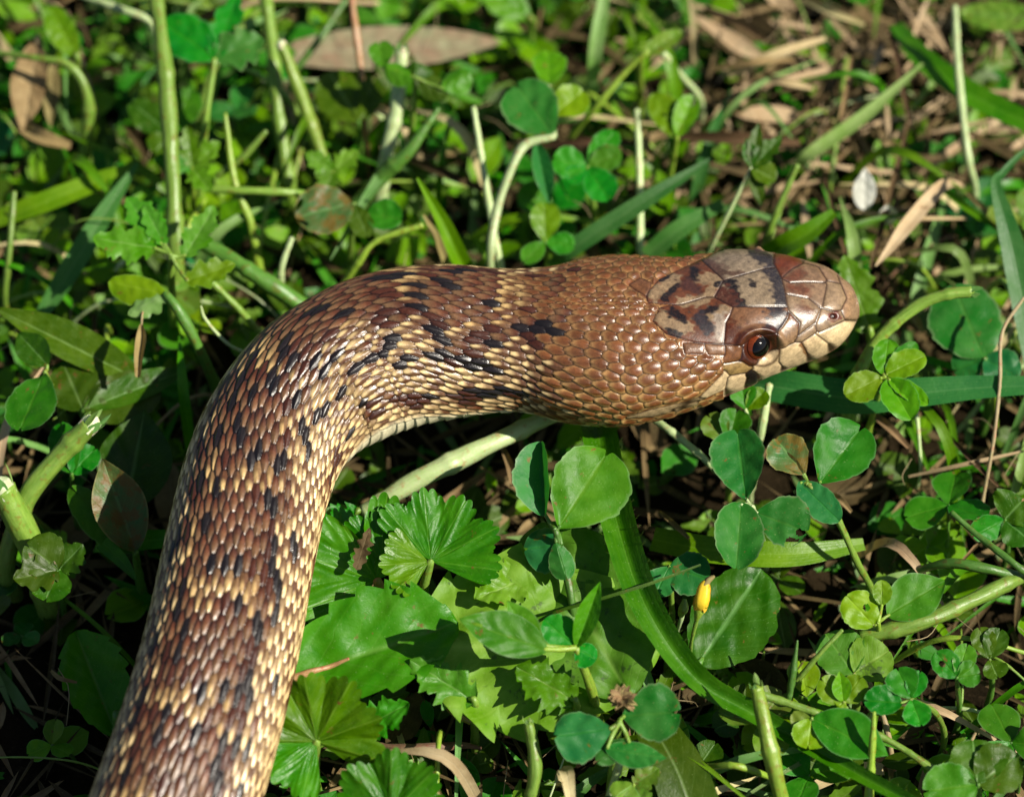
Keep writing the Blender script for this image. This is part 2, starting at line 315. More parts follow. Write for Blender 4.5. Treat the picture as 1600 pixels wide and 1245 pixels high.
# ------------------------------------------------------------------ snake: silhouette pairs read off the photograph
# outer x, y, inner x, y, centre height cm, height/width, top exponent, bottom exponent, roll degrees
ST = np.array([
 (30,1640, 290,1700, 0.0,.90,2.0,2.5,0), (65,1490, 330,1550, 0.45,.90,2.0,2.5,0), (105,1350, 366,1412, 1.05,.90,2.0,2.5,0), (150,1225, 396,1290, 1.5,.90,2.0,2.5,0),
 (195,1100, 428,1172, 1.7,.90,2.0,2.5,0), (236,960, 458,1040, 1.85,.90,2.0,2.5,0), (266,820, 485,890, 1.95,.9,2.0,2.5,2),
 (292,715, 513,770, 2.0,.9,2.0,2.5,10), (332,622, 541,716, 2.0,.9,2.0,2.6,18), (398,531, 573,694, 2.0,.9,2.0,2.6,27),
 (450,490, 605,679, 2.0,.9,2.0,2.6,31), (520,450, 640,667, 2.0,.9,2.0,2.6,30), (600,426, 680,657, 2.05,.9,2.0,2.6,26), (690,418, 735,650, 2.1,.9,2.0,2.6,14),
 (770,423, 790,643, 2.15,.88,2.0,2.6,9), (838,421, 838,644, 2.2,.84,2.0,2.6,3), (890,410, 893,659, 2.25,.76,2.0,2.5,0), (955,400, 955,664, 2.3,.70,2.1,2.4,0),
 (1025,400, 1028,653, 2.34,.68,2.3,2.4,0), (1092,400, 1102,624, 2.38,.70,2.5,2.5,0), (1148,388, 1160,601, 2.40,.76,2.6,2.6,0),
 (1205,394, 1214,580, 2.38,.78,2.6,2.6,0), (1256,403, 1262,563, 2.34,.76,2.5,2.6,0), (1296,411, 1300,540, 2.30,.76,2.3,2.4,0),
 (1317,426, 1317,518, 2.28,.76,2.2,2.3,0), (1327,437, 1327,502, 2.27,.76,2.0,2.0,0)], float)
cen = (ST[:, :2] + ST[:, 2:4]) / 2; half = np.linalg.norm(ST[:, :2] - ST[:, 2:4], axis=1) / 2
C3 = np.array([P(a, b, z) for (a, b), z in zip(cen, ST[:, 4])])
st = spline(np.hstack([C3, half[:, None], ST[:, 5:]]), 900)       # even along the spine
for _ in range(60): st[1:-1] = st[1:-1] * 0.5 + (st[:-2] + st[2:]) * 0.25
seg = np.linalg.norm(np.diff(st[:, :3], axis=0), axis=1); arc = np.concatenate([[0], np.cumsum(seg)])
xs = np.interp(arc, arc, PROJ(st[:, :3])[:, 0]); ys_ = PROJ(st[:, :3])[:, 1]
# sampling step: coarse out of frame, fine on the head
step = np.where(ys_ > 1300, 6e-4, np.where(xs > 960, 1.15e-4, 1.75e-4))
cum = np.concatenate([[0], np.cumsum(seg / step[:-1])]); NU = int(cum[-1]) + 1
ua = np.interp(np.linspace(0, cum[-1], NU), cum, arc)
Q = np.stack([np.interp(ua, arc, st[:, k]) for k in range(st.shape[1])], 1)
# close the snout with a quarter-round of shrinking rings
tip_n = 34; ph = np.linspace(0, np.pi / 2, tip_n + 1)[1:]
Tend = nrm(Q[-1, :3] - Q[-6, :3]); r_end = Q[-1, 3]
capr = np.repeat(Q[-1:], tip_n, 0); capr[:, :3] += Tend * (np.sin(ph) * 7e-4)[:, None]
capr[:, 3] *= np.maximum(np.cos(ph), 0.004); ua = np.concatenate([ua, ua[-1] + np.sin(ph) * 7e-4]); Q = np.vstack([Q, capr]); NU = len(Q)
c = Q[:, :3]; T = np.gradient(c, axis=0); T[-tip_n:] = Tend; T = nrm(T)
Lh = nrm(np.cross(T, UPV)); Uh = np.cross(Lh, T)
rl = np.radians(Q[:, 7])[:, None]
Lr = Lh * np.cos(rl) + Uh * np.sin(rl); Ur = Uh * np.cos(rl) - Lh * np.sin(rl)   # L points to the side the camera is on (sun-lit right flank lower down)
NT = 640; th = np.linspace(-np.pi, np.pi, NT, endpoint=False)
cs, sn = np.cos(th)[None, :], np.sin(th)[None, :]
nt_, nb_ = Q[:, 5:6], Q[:, 6:7]
bl = sm(-0.35, 0.35, cs); ne = nt_ * bl + nb_ * (1 - bl)
rad = (np.abs(sn) ** ne + np.abs(cs) ** ne) ** (-1 / ne)
kx = rad * sn; ky = rad * cs * Q[:, 4:5]
# width so that the projected silhouette has the photographed breadth
ti = np.stack([T @ RIGHT, T @ UPC], -1); pn = nrm(np.stack([-ti[:, 1], ti[:, 0]], -1))
Ln_ = (Lr @ RIGHT) * pn[:, 0] + (Lr @ UPC) * pn[:, 1]; Un_ = (Ur @ RIGHT) * pn[:, 0] + (Ur @ UPC) * pn[:, 1]
ext = kx * Ln_[:, None] + ky * Un_[:, None]; mx, mn = ext.max(1), ext.min(1)
dep = (c - CAM) @ FWD
A = Q[:, 3] * (dep / FPX) / ((mx - mn) / 2)
off = -(mx + mn) / 2 * A                                           # recentre lopsided sections
c = c + (RIGHT[None] * pn[:, :1] + UPC[None] * pn[:, 1:]) * off[:, None]
B = c[:, None] + Lr[:, None] * (A[:, None] * kx)[..., None] + Ur[:, None] * (A[:, None] * ky)[..., None]
dU = np.gradient(B, axis=0); dV = np.roll(B, -1, 1) - np.roll(B, 1, 1)
NB = nrm(np.cross(dV, dU)); sgn = np.sign(np.mean(np.sum(NB[NU // 2] * (B[NU // 2] - c[NU // 2]), -1))); NB = NB * sgn
NB[-3:] = T[-1]
PX = PROJ(B); fac = np.sum(NB * nrm(CAM - B), -1)
mir = (NT - np.arange(NT)) % NT
PXm = np.where((fac > 0.06)[..., None], PX, PX[:, mir]); 
# -- lattice of overlapping scales
pxs = PROJ(c)[:, 0]
pitch = np.interp(pxs, [0, 640, 760, 860, 960, 1040, 1400], [3.8e-3, 3.45e-3, 3.2e-3, 2.7e-3, 2.3e-3, 2.25e-3, 2.2e-3])
du = np.concatenate([[0], np.diff(ua)]); qq = np.cumsum(du / pitch)
NR = 47; VEN = math.radians(123); row = th / VEN * (NR / 2)
qg = qq[:, None] * np.ones((1, NT)); NRu = np.interp(pxs, [0, 690, 980, 1400], [47, 47, 33, 33]); pw = 1 - 0.26 * sm(700, 960, pxs)[:, None]; rg = np.sign(th)[None, :] * (np.abs(th)[None, :] / VEN) ** pw * (NRu / 2)[:, None]
# q grows towards the head: free tips of the scales point to smaller q
best = np.full((NU, NT), -9.0); second = best.copy(); bi = np.zeros((NU, NT), np.int32); br = bi.copy(); bx = np.zeros((NU, NT)); by = bx.copy()
headness = sm(900, 1010, pxs)[:, None]
for dr in (-1, 0, 1):
    R0 = np.round(rg) + dr; offq = 0.5 * (np.abs(R0) % 2)
    I0 = np.round(qg - offq)
    for di in (-1, 0, 1):
        I = I0 + di
        jx = 0.13 * np.sin(I * 12.9898 + R0 * 78.233); jy = 0.13 * np.sin(I * 39.3 + R0 * 11.1)
        x = qg - (I + offq) - jx * 0.8; y = rg - R0 - jy
        wy = 0.80 + (0.30 - 0.2 * headness) * x
        m = (np.abs(x) / 0.64) ** 2.2 + (np.abs(y) / wy) ** 1.9
        hgt = 1 - m - (0.75 - 0.32 * headness) * x + 0.30 * (1 - headness) * np.exp(-(y / 0.12) ** 2)
        up = hgt > best
        second = np.where(up, best, np.maximum(second, hgt)); 
        bi = np.where(up, I, bi).astype(np.int32); br = np.where(up, R0, br).astype(np.int32); bx = np.where(up, x, bx); by = np.where(up, y, by); best = np.where(up, hgt, best)
gap = best - second
ventral = np.abs(th)[None, :] > VEN
hs = np.clip(best, -0.3, 1.1)
H = (3.3e-4 + 0.9e-4 * headness) * hs - 1.1e-4 * np.exp(-(gap / 0.11) ** 2)
xv = (qg * 1.0) % 1.0
H = np.where(ventral, 2.2e-4 * (1 - xv) - 0.0e-4, H)
H *= sm(0, 0.3, A / A.max())[:, None]
# -- pigment, one colour for each scale
def srgb(r, g_, b_): return np.array([((v / 255 + 0.055) / 1.055) ** 2.4 if v > 10 else v / 255 / 12.92 for v in (r, g_, b_)])
BROWN, BLACK, CREAM, TAN = srgb(92, 52, 34), srgb(26, 20, 20), srgb(218, 190, 138), srgb(122, 78, 48)
DKB = srgb(66, 34, 22); ORB = srgb(148, 94, 52)
br = np.clip(br, -(NR // 2 + 2), NR // 2 + 2); imin = bi.min(); NI = bi.max() - imin + 1; NRr = NR // 2 + 1
sidx = (bi - imin) * (2 * NRr + 3) + (br + NRr + 1); nS = NI * (2 * NRr + 3)
near = np.abs(bx) + np.abs(by) < 0.45
cnt = np.bincount(sidx[near].ravel(), minlength=nS).astype(float)
scx = np.bincount(sidx[near].ravel(), PX[..., 0][near].ravel(), nS) / np.maximum(cnt, 1); scy = np.bincount(sidx[near].ravel(), PX[..., 1][near].ravel(), nS) / np.maximum(cnt, 1)
sf = np.bincount(sidx[near].ravel(), fac[near].ravel(), nS) / np.maximum(cnt, 1)
sI = np.arange(nS) // (2 * NRr + 3) + imin; sR = np.arange(nS) % (2 * NRr + 3) - NRr - 1; sQ = sI + 0.5 * (np.abs(sR) % 2)
top_px = PX[:, NT // 2]
gaps = [qq[np.argmin(np.sum((top_px - g_) ** 2, 1))] for g_ in ((803, 470), (640, 490), (470, 580), (392, 738), (358, 908), (318, 1092), (272, 1262))]
gaps += [gaps[-1] - 5.2 * k for k in range(1, 5)]
dg = np.min(np.abs(sQ[:, None] - np.array(gaps)[None] + 0.04 * sR[:, None] * 0), 1)
rnd = rng.random(nS); rnd2 = rng.random(nS)
aR = np.abs(sR)
ctype = np.full(nS, 2)                                            # 0 brown 1 black 2 cream 3 dark brown
brown = (aR <= 5 + (rnd > 0.55)) & (dg > 0.55 + 0.3 * (rnd2 > 0.6)); ctype[brown] = 0
bar = (aR <= 6) & ~brown
lat = (aR >= 6) & (aR <= 8) & ~brown; ctype[lat] = np.where(rnd[lat] < 0.30 + 0.25 * (dg[lat] < 1.3), np.where(rnd2[lat] < 0.55, 0, 3), 2)
rim = (aR <= 7) & (dg > 0.5) & (dg < 1.15) & (rnd2 > 0.78); ctype[rim] = 3; rim2 = (aR >= 6) & (aR <= 7) & (dg > 0.9) & (rnd2 < 0.3); ctype[rim2] = 3
low = (aR >= 18) & (aR <= 20) & (dg > 1.7) & (rnd < 0.8); ctype[low] = np.where(rnd2[low] < 0.5, 3, 0)
ctype[(ctype == 2) & (rnd < 0.07) & (aR < 13)] = 0
neck = sm(770, 930, scx) > rnd; 
SPOTS = [(633,432),(616,436),(707,425),(737,427),(685,440),(718,442),(666,453),(656,465),(780,476),(666,487),(834,512),(856,512),(864,520),(814,516),(682,517),(704,534),(691,545),(671,556),(636,556),(630,567),(768,542),(757,559),(724,572),(740,573),(754,570),(776,575),(627,526),(616,537),(677,614),(743,612),(757,613),(770,614),(784,614),(798,614),(820,620),(583,440),(504,473),(495,482),(545,482),(540,495),(455,528),(450,546),(460,557),(491,554),(527,562),(601,552),(583,549),(421,575),(426,603),(403,608),(372,621),(378,585),(403,554),(470,626),(469,652),(501,642),(514,642),(570,621),(542,613),(365,665),(336,685),(375,690),(403,706),(437,714),(468,678),(547,680),(491,703),(509,585),(563,577),(393,704),(428,726),(345,761),(318,744),(419,783),(428,801),(323,818),(436,844),(274,836),(272,850),(454,866),(340,879),(353,875),(380,888),(458,844),(421,879),(439,906),(432,928),(369,945),(395,958),(404,980),(428,967),(283,980),(244,1006),(279,1015),(279,910),(270,945),(375,1072),(358,1076),(318,1072),(380,1063),(399,1085),(430,1072),(303,1131),(253,1138),(253,1103),(218,1129),(355,1151),(388,1160),(375,1168),(345,1186),(345,1221),(209,1195),(380,1236),(226,1094)]
vis = (cnt > 0) & (sf > 0.05)
for p in SPOTS:
    d2 = np.where(vis, (scx - p[0]) ** 2 + (scy - p[1]) ** 2, 1e9); k = np.argsort(d2)[:1]; ctype[k] = 1; neck[k] = False; bar[k] = False
blk = (~vis) & (dg > 0.7) & (dg < 1.3) & (aR < 11) & (rnd2 < 0.35); ctype[blk] = 1
for (x_, y_, rx, ry) in ((650, 622, 34, 13), (765, 616, 60, 8), (720, 560, 40, 10)):
    k = vis & (((scx - x_) / rx) ** 2 + ((scy - y_) / ry) ** 2 < 1); ctype[k & (ctype == 2)] = 3
base = np.array([BROWN, BLACK, CREAM, DKB])[ctype]; base = np.where((bar & (ctype == 2))[:, None], base * np.array((.72, .66, .58)), base)
base = base * (0.74 + 0.5 * rnd2[:, None]); 
lowj = sm(560, 640, scy)[:, None] * (scx > 830)[:, None]
nk = (TAN * (1 - lowj) + ORB * lowj) * (0.78 + 0.44 * rnd[:, None]); nk = nk * (1 - 0.30 * sm(560, 470, scy)[:, None])
base = np.where(neck[:, None], nk, base); ctype2 = np.where(neck, 0, ctype)
Cc = base[sidx]; tp = ctype2[sidx]
# within a scale: cream ones carry a brown base and underside streak, brown ones a paler tip
bxn = np.clip(bx / 0.6, -1, 1); byn = np.clip(by / 0.84, -1, 1); near_side = byn * np.sign(np.where(rg == 0, 1, rg))
streak = np.clip(sm(-0.62, 0.12, bxn + 0.35 * byn ** 2) * 0.95 + 0.95 * sm(-0.15, 0.4, near_side) * (np.abs(rg) > 3), 0, 1)
streak = streak * (0.62 + 0.5 * rnd[sidx]); streak = np.clip(streak, 0, 0.95)
Cc = np.where((tp == 2)[..., None], Cc * (1 - streak[..., None]) + (BROWN * 0.75) * streak[..., None], Cc)
tipm = sm(0.25, -0.75, bxn) * 0.45; Cc = np.where((tp == 0)[..., None], Cc * (1 - 0.45 * sm(-0.1, 0.6, bxn + 0.4 * byn ** 2))[..., None], Cc)
Cc = np.where((tp == 0)[..., None], Cc * (1 - tipm[..., None]) + (Cc * 0.5 + CREAM * 0.28) * tipm[..., None], Cc)
r2 = bxn ** 2 + byn ** 2; nkm = neck[sidx]; lj = lowj[sidx]
rust = srgb(104, 61, 33) * (0.65 + 0.6 * rnd2[sidx])[..., None]; tanE = (srgb(178, 136, 88) * (1 - lj) + srgb(206, 168, 108) * lj) * (0.8 + 0.4 * rnd[sidx])[..., None]
ef = np.clip(sm(0.10, 0.75, r2 + 0.5 * np.clip(near_side, 0, 1) * lj[..., 0])[..., None] * (0.75 + 0.25 * lj), 0, 1)
Cc = np.where(nkm[..., None], Cc * 0.25 + 0.75 * (rust * (1 - ef) + tanE * ef), Cc)
edge_c = np.exp(-(gap / (0.25 - 0.06 * headness)) ** 2)[..., None] * 0.95
skin = np.where((tp == 2)[..., None], srgb(48, 25, 14), srgb(20, 12, 10)); skin = np.where(headness[..., None] > 0.5, srgb(38, 19, 10), skin)
Cc = Cc * (1 - edge_c) + skin * edge_c
VC = srgb(232, 222, 186); vcol = VC * (0.9 + 0.1 * np.sin(qg * 6.28))[..., None]
vm2 = sm(VEN - 0.12, VEN + 0.02, np.abs(th)[None, :] * np.ones((NU, 1)))[..., None]; Cc = Cc * (1 - vm2) + vcol * vm2
# -- head plates, outlined on an enlargement of the photograph (x3.89, origin 980, 360)
Z = lambda pts: np.array([(980 + a / 3.89, 360 + b / 3.89) for a, b in pts])
PG, FT, BK = srgb(172, 148, 118), srgb(176, 150, 116), srgb(40, 32, 32)
RB, SN, LB = srgb(128, 74, 46), srgb(180, 146, 106), srgb(218, 190, 146)
PL = [ # polygon, colour
 ([(585,305),(845,230),(905,225),(940,295),(968,462),(640,462),(530,405)], FT),
 ([(455,180),(600,112),(700,100),(830,120),(892,200),(905,222),(845,228),(588,302)], PG),
 ([(645,465),(972,468),(980,530),(900,620),(800,640),(700,690),(585,690),(600,560),(635,510)], srgb(158,112,78)),
 ([(530,408),(640,465),(600,560),(588,690),(430,680),(240,625),(165,550),(200,475),(330,450),(480,405)], RB),
 ([(450,182),(585,305),(530,405),(480,405),(330,450),(130,432),(122,390),(200,300),(330,240)], RB),
 ([(892,200),(925,155),(1070,190),(1000,235),(940,285)], RB),
 ([(940,290),(1000,235),(1090,200),(1160,220),(1212,300),(1195,316),(1080,310),(990,318)], srgb(158,120,84)),
 ([(945,300),(990,318),(1195,316),(1216,330),(1185,470),(1100,412),(970,385)], srgb(166,130,94)),
 ([(968,390),(1100,412),(1172,475),(1165,510),(1140,562),(1040,640),(1050,560),(985,490)], srgb(172,138,100)),
 ([(1070,190),(1200,200),(1275,262),(1297,322),(1216,302),(1165,222),(1095,198)], srgb(174,134,96)),
 ([(1216,308),(1300,325),(1336,410),(1302,482),(1250,492),(1187,470)], SN),
 ([(1200,195),(1290,250),(1362,310),(1388,400),(1372,470),(1325,542),(1302,485),(1336,410),(1300,325),(1275,262)], srgb(178,138,100)),
 ([(1187,475),(1250,492),(1302,485),(1325,545),(1170,622),(1145,575),(1165,512)], SN),
 ([(985,498),(1050,562),(1030,662),(920,722),(895,640),(950,590)], srgb(176,134,90)),
 ([(1040,640),(1145,562),(1142,628),(1060,680),(1022,668)], SN),
 ([(1060,682),(1142,628),(1225,690),(1098,755)], LB), ([(1150,628),(1325,548),(1345,590),(1225,690)], LB),
 ([(920,800),(930,722),(1060,682),(1096,755),(942,828)], LB), ([(815,800),(925,728),(922,800),(942,828),(800,880),(760,850)], LB),
 ([(715,885),(755,845),(800,878),(735,915)], BK), ([(600,890),(715,868),(735,900),(600,960)], LB),
 ([(440,1025),(600,862),(630,880),(598,960),(470,1020)], LB), ([(250,1090),(440,1020),(470,1022),(300,1100)], srgb(222,190,140)),
 ([(596,695),(706,716),(690,780),(598,785)], srgb(150,98,56)), ([(598,832),(700,800),(762,842),(715,868),(618,885)], srgb(196,160,100)),
 ([(345,690),(470,690),(460,745),(355,745)], srgb(150,104,72)), ([(470,692),(590,700),(596,750),(500,750)], srgb(170,122,84)),
 ([(705,700),(800,645),(905,625),(915,710),(850,790),(740,820),(690,790)], srgb(96,46,25)),
 ([(20,330),(80,295),(140,320),(120,395),(60,360)], srgb(142,94,60)), ([(0,1140),(150,1095),(440,1030),(420,1060),(150,1130)], srgb(222,190,140)),
]
hm = np.where(pxs > 960)[0]; h0 = hm[0]
pts = PXm[h0:].reshape(-1, 2); best_s = np.full(len(pts), -1e9); sec_s = best_s.copy(); bk = np.zeros(len(pts), np.int32)
for k, (pg, _) in enumerate(PL):
    v = Z(pg); d = np.full(len(pts), 1e9); ins = np.zeros(len(pts), bool)
    for a in range(len(v)):
        p0, p1 = v[a], v[(a + 1) % len(v)]; e = p1 - p0; ww = pts - p0
        t_ = np.clip((ww @ e) / (e @ e), 0, 1); d = np.minimum(d, np.hypot(*(ww - t_[:, None] * e).T))
        cr = ((p0[1] <= pts[:, 1]) & (p1[1] > pts[:, 1])) | ((p1[1] <= pts[:, 1]) & (p0[1] > pts[:, 1]))
        xi = p0[0] + (pts[:, 1] - p0[1]) / np.where(e[1] == 0, 1e-9, e[1]) * e[0]; ins ^= cr & (pts[:, 0] < xi)
    s_ = np.where(ins, d, -d); up = s_ > best_s
    sec_s = np.where(up, best_s, np.maximum(sec_s, s_)); bk = np.where(up, k, bk); best_s = np.where(up, s_, best_s)
shp = (NU - h0, NT); best_s = best_s.reshape(shp); sec_s = sec_s.reshape(shp); bk = bk.reshape(shp); hp = pts.reshape(*shp, 2)
front = hp[..., 0] > 1130                                           # past the temples everything is plate
inpl = (best_s > -2.0) | (front & (best_s > -40))
inpl &= ~((np.abs(th)[None, :] > math.radians(128)) )
gd = np.minimum(best_s - sec_s, np.where(front, 99, (best_s + 2.0) * 2))
groove = np.exp(-(gd / 2.6) ** 2)
dome = 1 - np.exp(-np.clip(gd, 0, 60) / 14)
Hp = 1.7e-4 * dome - 1.0e-4 * groove; fd = sm(-10, -2, best_s) * ~inpl; H[h0:] = H[h0:] * (1 - fd) - 0.7e-4 * fd
H[h0:] = np.where(inpl, Hp, H[h0:])
pcol = np.array([c_ for _, c_ in PL])[bk]
GRN = rng.random(shp); GRN = GRN + np.roll(GRN, 1, 0) + np.roll(GRN, 1, 1) + np.roll(np.roll(GRN, 1, 0), 1, 1)
def paint(hpx, pc, pts_z, rad_z, colr, soft=0.5, only=None, amt=1.0):
    v = Z(pts_z); r_ = rad_z / 3.89; d = np.full(hpx.shape[:2], 1e9)
    for a in range(max(1, len(v) - 1)):
        p0 = v[a]; e = v[min(a + 1, len(v) - 1)] - p0; ww = hpx - p0
        t_ = np.clip((ww @ e) / max(e @ e, 1e-9), 0, 1); d = np.minimum(d, np.linalg.norm(ww - t_[..., None] * e, axis=-1))
    wob = 1 + 0.34 * np.sin(hpx[..., 0] * 0.33 + 1 + hpx[..., 1] * 0.11) * np.sin(hpx[..., 1] * 0.37) + 0.16 * np.sin(hpx[..., 0] * 0.21 - hpx[..., 1] * 0.71)
    f = sm(r_ * (1 + soft), r_ * (1 - soft), d * wob) * amt
    f = np.clip(f * (0.62 + 0.19 * GRN), 0, 1)
    if only is not None: f = f * np.isin(bk, only)
    return pc * (1 - f[..., None]) + colr * f[..., None]
W = lambda *a, **k: globals().__setitem__('pcol', paint(hp, pcol, *a, **k))
BLU = srgb(62, 54, 58)
W([(860,240),(910,300),(940,440)], 42, BLU, only=[0]); W([(762,330)], 24, BK, 0.4, only=[0])
W([(610,310),(640,340),(660,440),(690,445)], 34, BK, 0.4, only=[0]); W([(570,380),(620,430)], 52, srgb(110,58,38), 0.4, only=[0])
W([(770,130),(860,180),(885,215)], 42, BLU, 0.4, only=[1]); W([(470,190),(560,250)], 40, srgb(120,84,68), 0.8, only=[1]); W([(560,262),(700,262)], 12, srgb(110,80,60), 0.6, only=[1])
W([(900,480),(930,550),(880,590)], 52, BLU, 0.4, only=[2]); W([(610,600),(640,660),(720,670)], 60, srgb(110,56,32), 0.7, only=[2]); W([(870,610),(760,660)], 24, srgb(96,44,24), 0.6, only=[2])
PAT = srgb(184, 154, 118)
W([(330,440),(480,420),(530,330)], 30, PAT, 0.4, only=[3,4]); W([(430,300),(560,290)], 34, PAT, 0.4, only=[4]); W([(410,250),(400,290)], 30, BK, 0.5, only=[4])
W([(160,390),(250,330),(290,300)], 38, PAT, 0.35, only=[4]); W([(200,290),(240,280)], 22, BK, 0.4, only=[4]); W([(220,420),(300,340)], 20, BK, 0.4, only=[4]); W([(360,330),(420,360)], 36, srgb(92,58,50), 0.7, only=[4]); W([(540,330),(580,320)], 16, BK, .5, only=[4])
W([(200,530),(300,590),(360,590)], 42, PAT, 0.35, only=[3]); W([(270,500),(340,540)], 26, BK, 0.4, only=[3]); W([(260,610),(310,640)], 20, BK, 0.4, only=[3]); W([(500,525),(600,480)], 30, PAT, 0.4, only=[3]); W([(560,540),(570,650)], 40, srgb(200,180,160), 0.6, only=[3]); W([(470,500),(540,470)], 18, BK, 0.5, only=[3]); W([(440,530),(490,600)], 36, BLU, 0.5, only=[3]); W([(430,440)], 24, PAT, .4, only=[3])
W([(1040,270),(980,310)], 40, srgb(120,66,36), 0.8, only=[6]); W([(990,350),(1080,370)], 34, srgb(128,72,42), 0.9, only=[7]); W([(1060,480),(1100,500)], 30, srgb(132,80,46), 0.9, only=[8])
W([(940,200),(1000,180)], 30, srgb(134,62,32), 0.7, only=[5]); W([(1240,520),(1268,522)], 26, srgb(126,44,20), 0.5, only=[12, 10]); W([(1000,520),(1040,570)], 20, srgb(128,74,40), .8, only=[13])
W([(1060,690),(1090,750)], 12, srgb(120,80,46), 0.8, only=[15, 17]); W([(1350,400),(1320,520)], 26, srgb(196,150,104), 0.8, only=[11])
gr = rng.random((NU - h0, NT)); gr = gr + np.roll(gr, 1, 0) + np.roll(gr, 1, 1) + np.roll(gr, 2, 0) + np.roll(gr, 2, 1); mott = 1 + 0.16 * (gr - 2.5) + 0.10 * np.sin(hp[..., 0] * 0.31 + 2 * np.sin(hp[..., 1] * 0.23)) + 0.07 * np.sin(hp[..., 0] * 0.13 + hp[..., 1] * 0.11)
pcol = pcol * mott[..., None]; lum = pcol.mean(-1, keepdims=True); pcol = (pcol * 0.97 + lum * 0.03) * np.where(np.isin(bk, [15, 16, 17, 18, 20, 21])[..., None], 0.80, np.where(np.isin(bk, [6, 7, 8, 9, 10, 11, 12, 13, 14])[..., None], 0.53, 0.47)); grey = np.isin(bk, [6, 7, 8, 9, 10, 11, 12, 13, 14, 0, 1])[..., None] * 0.14; pcol = pcol * (1 - grey) + pcol.mean(-1, keepdims=True) * grey
gc = np.exp(-(gd / 2.2) ** 2)[..., None] * 0.97
pcol = pcol * (1 - gc) + srgb(40, 19, 11) * gc
Cc[h0:] = np.where(inpl[..., None], pcol, Cc[h0:])
chin = (np.abs(th)[None, :] > math.radians(128)) & (hp[..., 0] > 1060); Cc[h0:] = np.where(chin[..., None], srgb(218, 200, 160), Cc[h0:])
lipg = np.exp(-((np.abs(th)[None, :] - math.radians(128)) / 0.035) ** 2) * (hp[..., 0] > 1060); H[h0:] -= 4e-4 * lipg
Cc[h0:] = Cc[h0:] * (1 - 0.7 * lipg[..., None])
# eye socket, brow and nostril
EY = np.array((1189.0, 546.0)); de = np.hypot((hp[..., 0] - EY[0]) / 1.15, hp[..., 1] - EY[1])
H[h0:] += -8e-4 * sm(25, 16, de) * (hp[..., 0] > 1100) + (0.4e-4 + 7.0e-4 * sm(552, 524, hp[..., 1])) * np.exp(-((de - 31) / 5) ** 2)
ringc = np.exp(-((de - 25) / 2.2) ** 2)[..., None] * 0.8; Cc[h0:] = Cc[h0:] * (1 - ringc) + srgb(52, 26, 16) * ringc
dn = np.hypot(hp[..., 0] - 1302, (hp[..., 1] - 494) * 1.2); H[h0:] -= 5e-4 * sm(7, 2.5, dn); Cc[h0:] *= (1 - 0.8 * sm(6.5, 3, dn))[..., None]
pits = 1 + 0.0 * H
lumc = Cc.mean(-1, keepdims=True); Cc = np.clip(lumc + 1.04 * (Cc - lumc), 0.003, 1)
V = B + NB * H[..., None]
def skin_mat():
    m, N, L, b = new_mat('snake_skin')
    at = N.new('ShaderNodeAttribute'); at.attribute_name = 'Col'; tc = N.new('ShaderNodeTexCoord')
    n1 = noise(N, L, 1700, 7, tc.outputs['Object'], 0.72); n2 = noise(N, L, 330, 3, tc.outputs['Object'])
    c_ = mixn(N, L, 1.0, at.outputs['Color'], ramp(N, L, n1, [(0.28, 0.62), (0.7, 1.2)]), 'MULTIPLY')
    L.new(c_, b.inputs['Base Color']); b.inputs['Specular IOR Level'].default_value = 0.6
    L.new(ramp(N, L, n2, [(0.3, 0.22), (0.7, 0.42)]), b.inputs['Roughness'])
    bp = N.new('ShaderNodeBump'); bp.inputs['Strength'].default_value = 0.45; bp.inputs['Distance'].default_value = 0.0001
    L.new(n1, bp.inputs['Height']); L.new(bp.outputs[0], b.inputs['Normal'])
    return m
FB = grid_faces(NU, NT, True)
if sgn < 0: FB = FB[:, ::-1]
root = thing('snake', (C3[4][0], C3[4][1], 0), 'brown and cream blotched snake with glossy scales crossing the clover', 'snake')
mesh_obj('body', V, np.ascontiguousarray(FB), skin_mat(), root, colr=np.clip(Cc.reshape(-1, 3), 0.004, 0.9))
